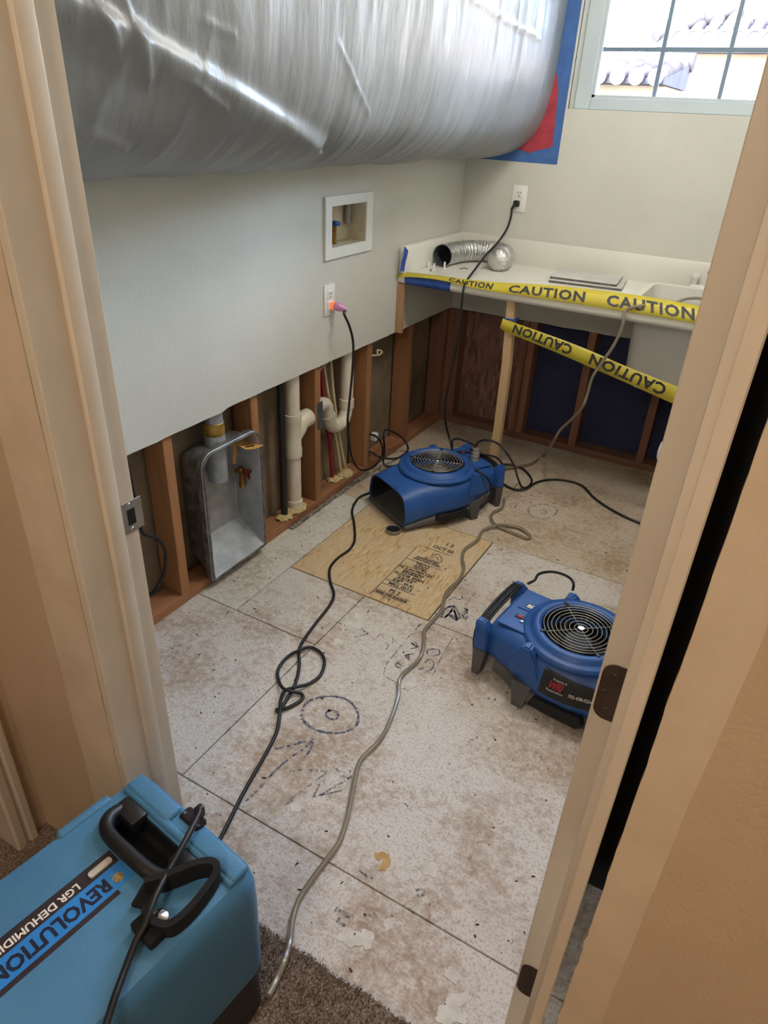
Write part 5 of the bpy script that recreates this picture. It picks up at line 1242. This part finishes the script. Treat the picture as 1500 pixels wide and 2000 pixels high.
# ---------------- carpet in the hall up to the doorway
def pile(x, y): return 0.0125 + 0.003 * noise.noise((x * 60, y * 60, 0)) + 0.002 * noise.noise((x * 190, y * 190, 3))
cp = empty('carpet', (1.0, 0.3, 0), label='brown-grey hall carpet ending in a cut edge at the doorway', cat='carpet', kind='stuff')
mb = MB()
obj('carpet_field', mb.box(0.324, 2.699, -2.079, HY - 0.0015, 0.0, 0.0105), 'carpet_fibre', cp)
obj('carpet_field', MB().box(-1.799, 0.199, -2.199, 0.499, 0.0, 0.0105), 'carpet_fibre', cp)
obj('carpet_field', MB().box(0.199, 0.324, -0.419, 0.456, 0.0, 0.0105), 'carpet_fibre', cp)
def edge_y(x): return 0.617 + 0.006 * noise.noise((x * 14, 0, 0)) + 0.003 * noise.noise((x * 60, 0, 0))
mb = MB().grid(lambda u, v: (0.672 + 0.804 * u, 0.22 + (edge_y(0.672 + 0.804 * u) - 0.22) * v, 0.002 if v > 0.999 else pile(0.672 + 0.804 * u, 0.22 + 0.4 * v)), 170, 90)
obj('carpet_strip', mb, 'carpet_fibre', cp, angle=180)
rnd = random.Random(5)
V = []; F_ = []
for k in range(26000):
    x = rnd.uniform(0.90, 1.475); y = rnd.uniform(0.30, 0.623)
    if y > edge_y(x): continue
    z = 0.011; a = rnd.uniform(0, 2 * PI); h = rnd.uniform(0.004, 0.008); l = rnd.uniform(-0.003, 0.003); m_ = rnd.uniform(-0.003, 0.004); w = 0.0011
    i = len(V)
    V += [(x + w * math.cos(a), y + w * math.sin(a), z), (x + w * math.cos(a + 2.1), y + w * math.sin(a + 2.1), z), (x + w * math.cos(a + 4.2), y + w * math.sin(a + 4.2), z), (x + l, y + m_, z + h)]
    F_ += [(i, i + 1, i + 3), (i + 1, i + 2, i + 3), (i + 2, i, i + 3)]
me = bpy.data.meshes.new('tufts'); me.from_pydata(V, [], F_); me.materials.append(MATS['carpet_fibre'])
tu = bpy.data.objects.new('tufts', me); COL.objects.link(tu); tu.parent = cp; me.transform(Matrix.Translation((-1.0, -0.3, 0))); tu['kind'] = 'stuff'

# ---------------- neighbouring houses seen through the window
hs = empty('house', (3.0, 11.0, -3.2), label='peach stucco house with a tiled hip roof beyond the window', cat='house')
HY0 = 9.0; EZ = 2.36
obj('wall', MB().box(-0.235, 9.0, HY0 + 0.35, 16.0, -3.2, 2.26), 'stucco_peach', hs)
obj('fascia', MB().box(-0.38, 9.2, HY0 - 0.02, HY0 + 0.02, 2.225, 2.345), 'fascia', hs)
obj('eave_closure', MB().box(-0.36, 9.2, HY0 - 0.022, HY0 - 0.012, 2.33, 2.405), 'fascia', hs)
obj('soffit', MB().box(-0.38, 9.2, HY0 + 0.02, HY0 + 0.36, 2.225, 2.245), 'fascia', hs)
SL = 0.40
def roof_z(y): return 2.345 + (y - HY0) * SL
mb = MB()
mb.mesh([(-0.40, HY0, 2.34), (9.2, HY0, 2.34), (9.2, HY0 + 4.5, roof_z(HY0 + 4.5)), (4.1, HY0 + 4.5, roof_z(HY0 + 4.5)), (-0.40, HY0, 2.30), (9.2, HY0, 2.30), (9.2, HY0 + 4.5, 2.3), (-0.40, HY0 + 9, 2.30), (-0.40, HY0 + 9, 2.34)], [(0, 1, 2, 3), (0, 3, 8), (4, 5, 6, 7), (0, 4, 5, 1)])
obj('roof_deck', mb, 'fascia', hs)
tile_me = None
dxt, dyt = 0.145, 0.36
for r in range(10):
    for c in range(42):
        x = -0.33 + c * dxt; y = HY0 - 0.03 + r * dyt
        if x - 0.02 < -0.40 + (y - HY0) * 1.0: continue
        if c > 14 and r > 7 or len(hs.children) > 290: continue
        if tile_me is None:
            mb = MB()
            secs = []
            for yy, rr in ((0, 0.066), (0.40, 0.055)):
                secs.append([(rr * math.cos(PI * k / 8), yy, rr * math.sin(PI * k / 8) + SL * yy) for k in range(9)] + [((rr - 0.012) * math.cos(PI * k / 8), yy, (rr - 0.012) * math.sin(PI * k / 8) + SL * yy) for k in range(8, -1, -1)])
            mb.loft(secs)
            o = obj('roof_tile', mb, 'roof_tile', hs, local=True); tile_me = o.data
        else:
            o = bpy.data.objects.new('roof_tile', tile_me); COL.objects.link(o); o.parent = hs
        o.location = Vector((x, y, roof_z(y) + 0.004)) - hs.location
for k in range(12):
    p0 = Vector((-0.42 + 0.36 * k, HY0 - 0.02 + 0.36 * k, 2.385 + 0.36 * k * SL)); p1 = p0 + Vector((0.40, 0.40, 0.40 * SL))
    obj('ridge_tile', MB().tube([p0, p1], 0.085, 14, sub=1, radii=[0.088, 0.072]), 'roof_tile', hs)
h2 = empty('house', (-1.2, 7.2, -3.2), label='low white house with barrel tiles at the lower left of the window', cat='house')
obj('wall', MB().box(-6.0, 0.30, 6.3, 10.0, -3.2, 1.80), 'stucco_white', h2)
obj('roof_deck', MB().prism([(6.0, 1.79), (6.0, 1.82), (7.0, 1.97), (7.0, 1.79)], 'x', -6.0, 0.34), 'fascia', h2)
for r in range(3):
    for k in range(16):
        x = 0.285 - 0.135 * k; y = 5.96 + 0.33 * r; z = 1.82 + 0.0495 * r
        obj('roof_tile', MB().tube([(x, y, z + 0.010), (x, y + 0.37, z + 0.058)], 0.05, 12, sub=1, radii=[0.056, 0.048]), 'roof_tile', h2)
for k in range(7):
    x = 0.36 - 0.34 * k
    obj('ridge_tile', MB().tube([(x, 6.98, 1.985), (x - 0.38, 6.98, 1.995)], 0.07, 14, sub=1, radii=[0.068, 0.060]), 'roof_tile', h2)
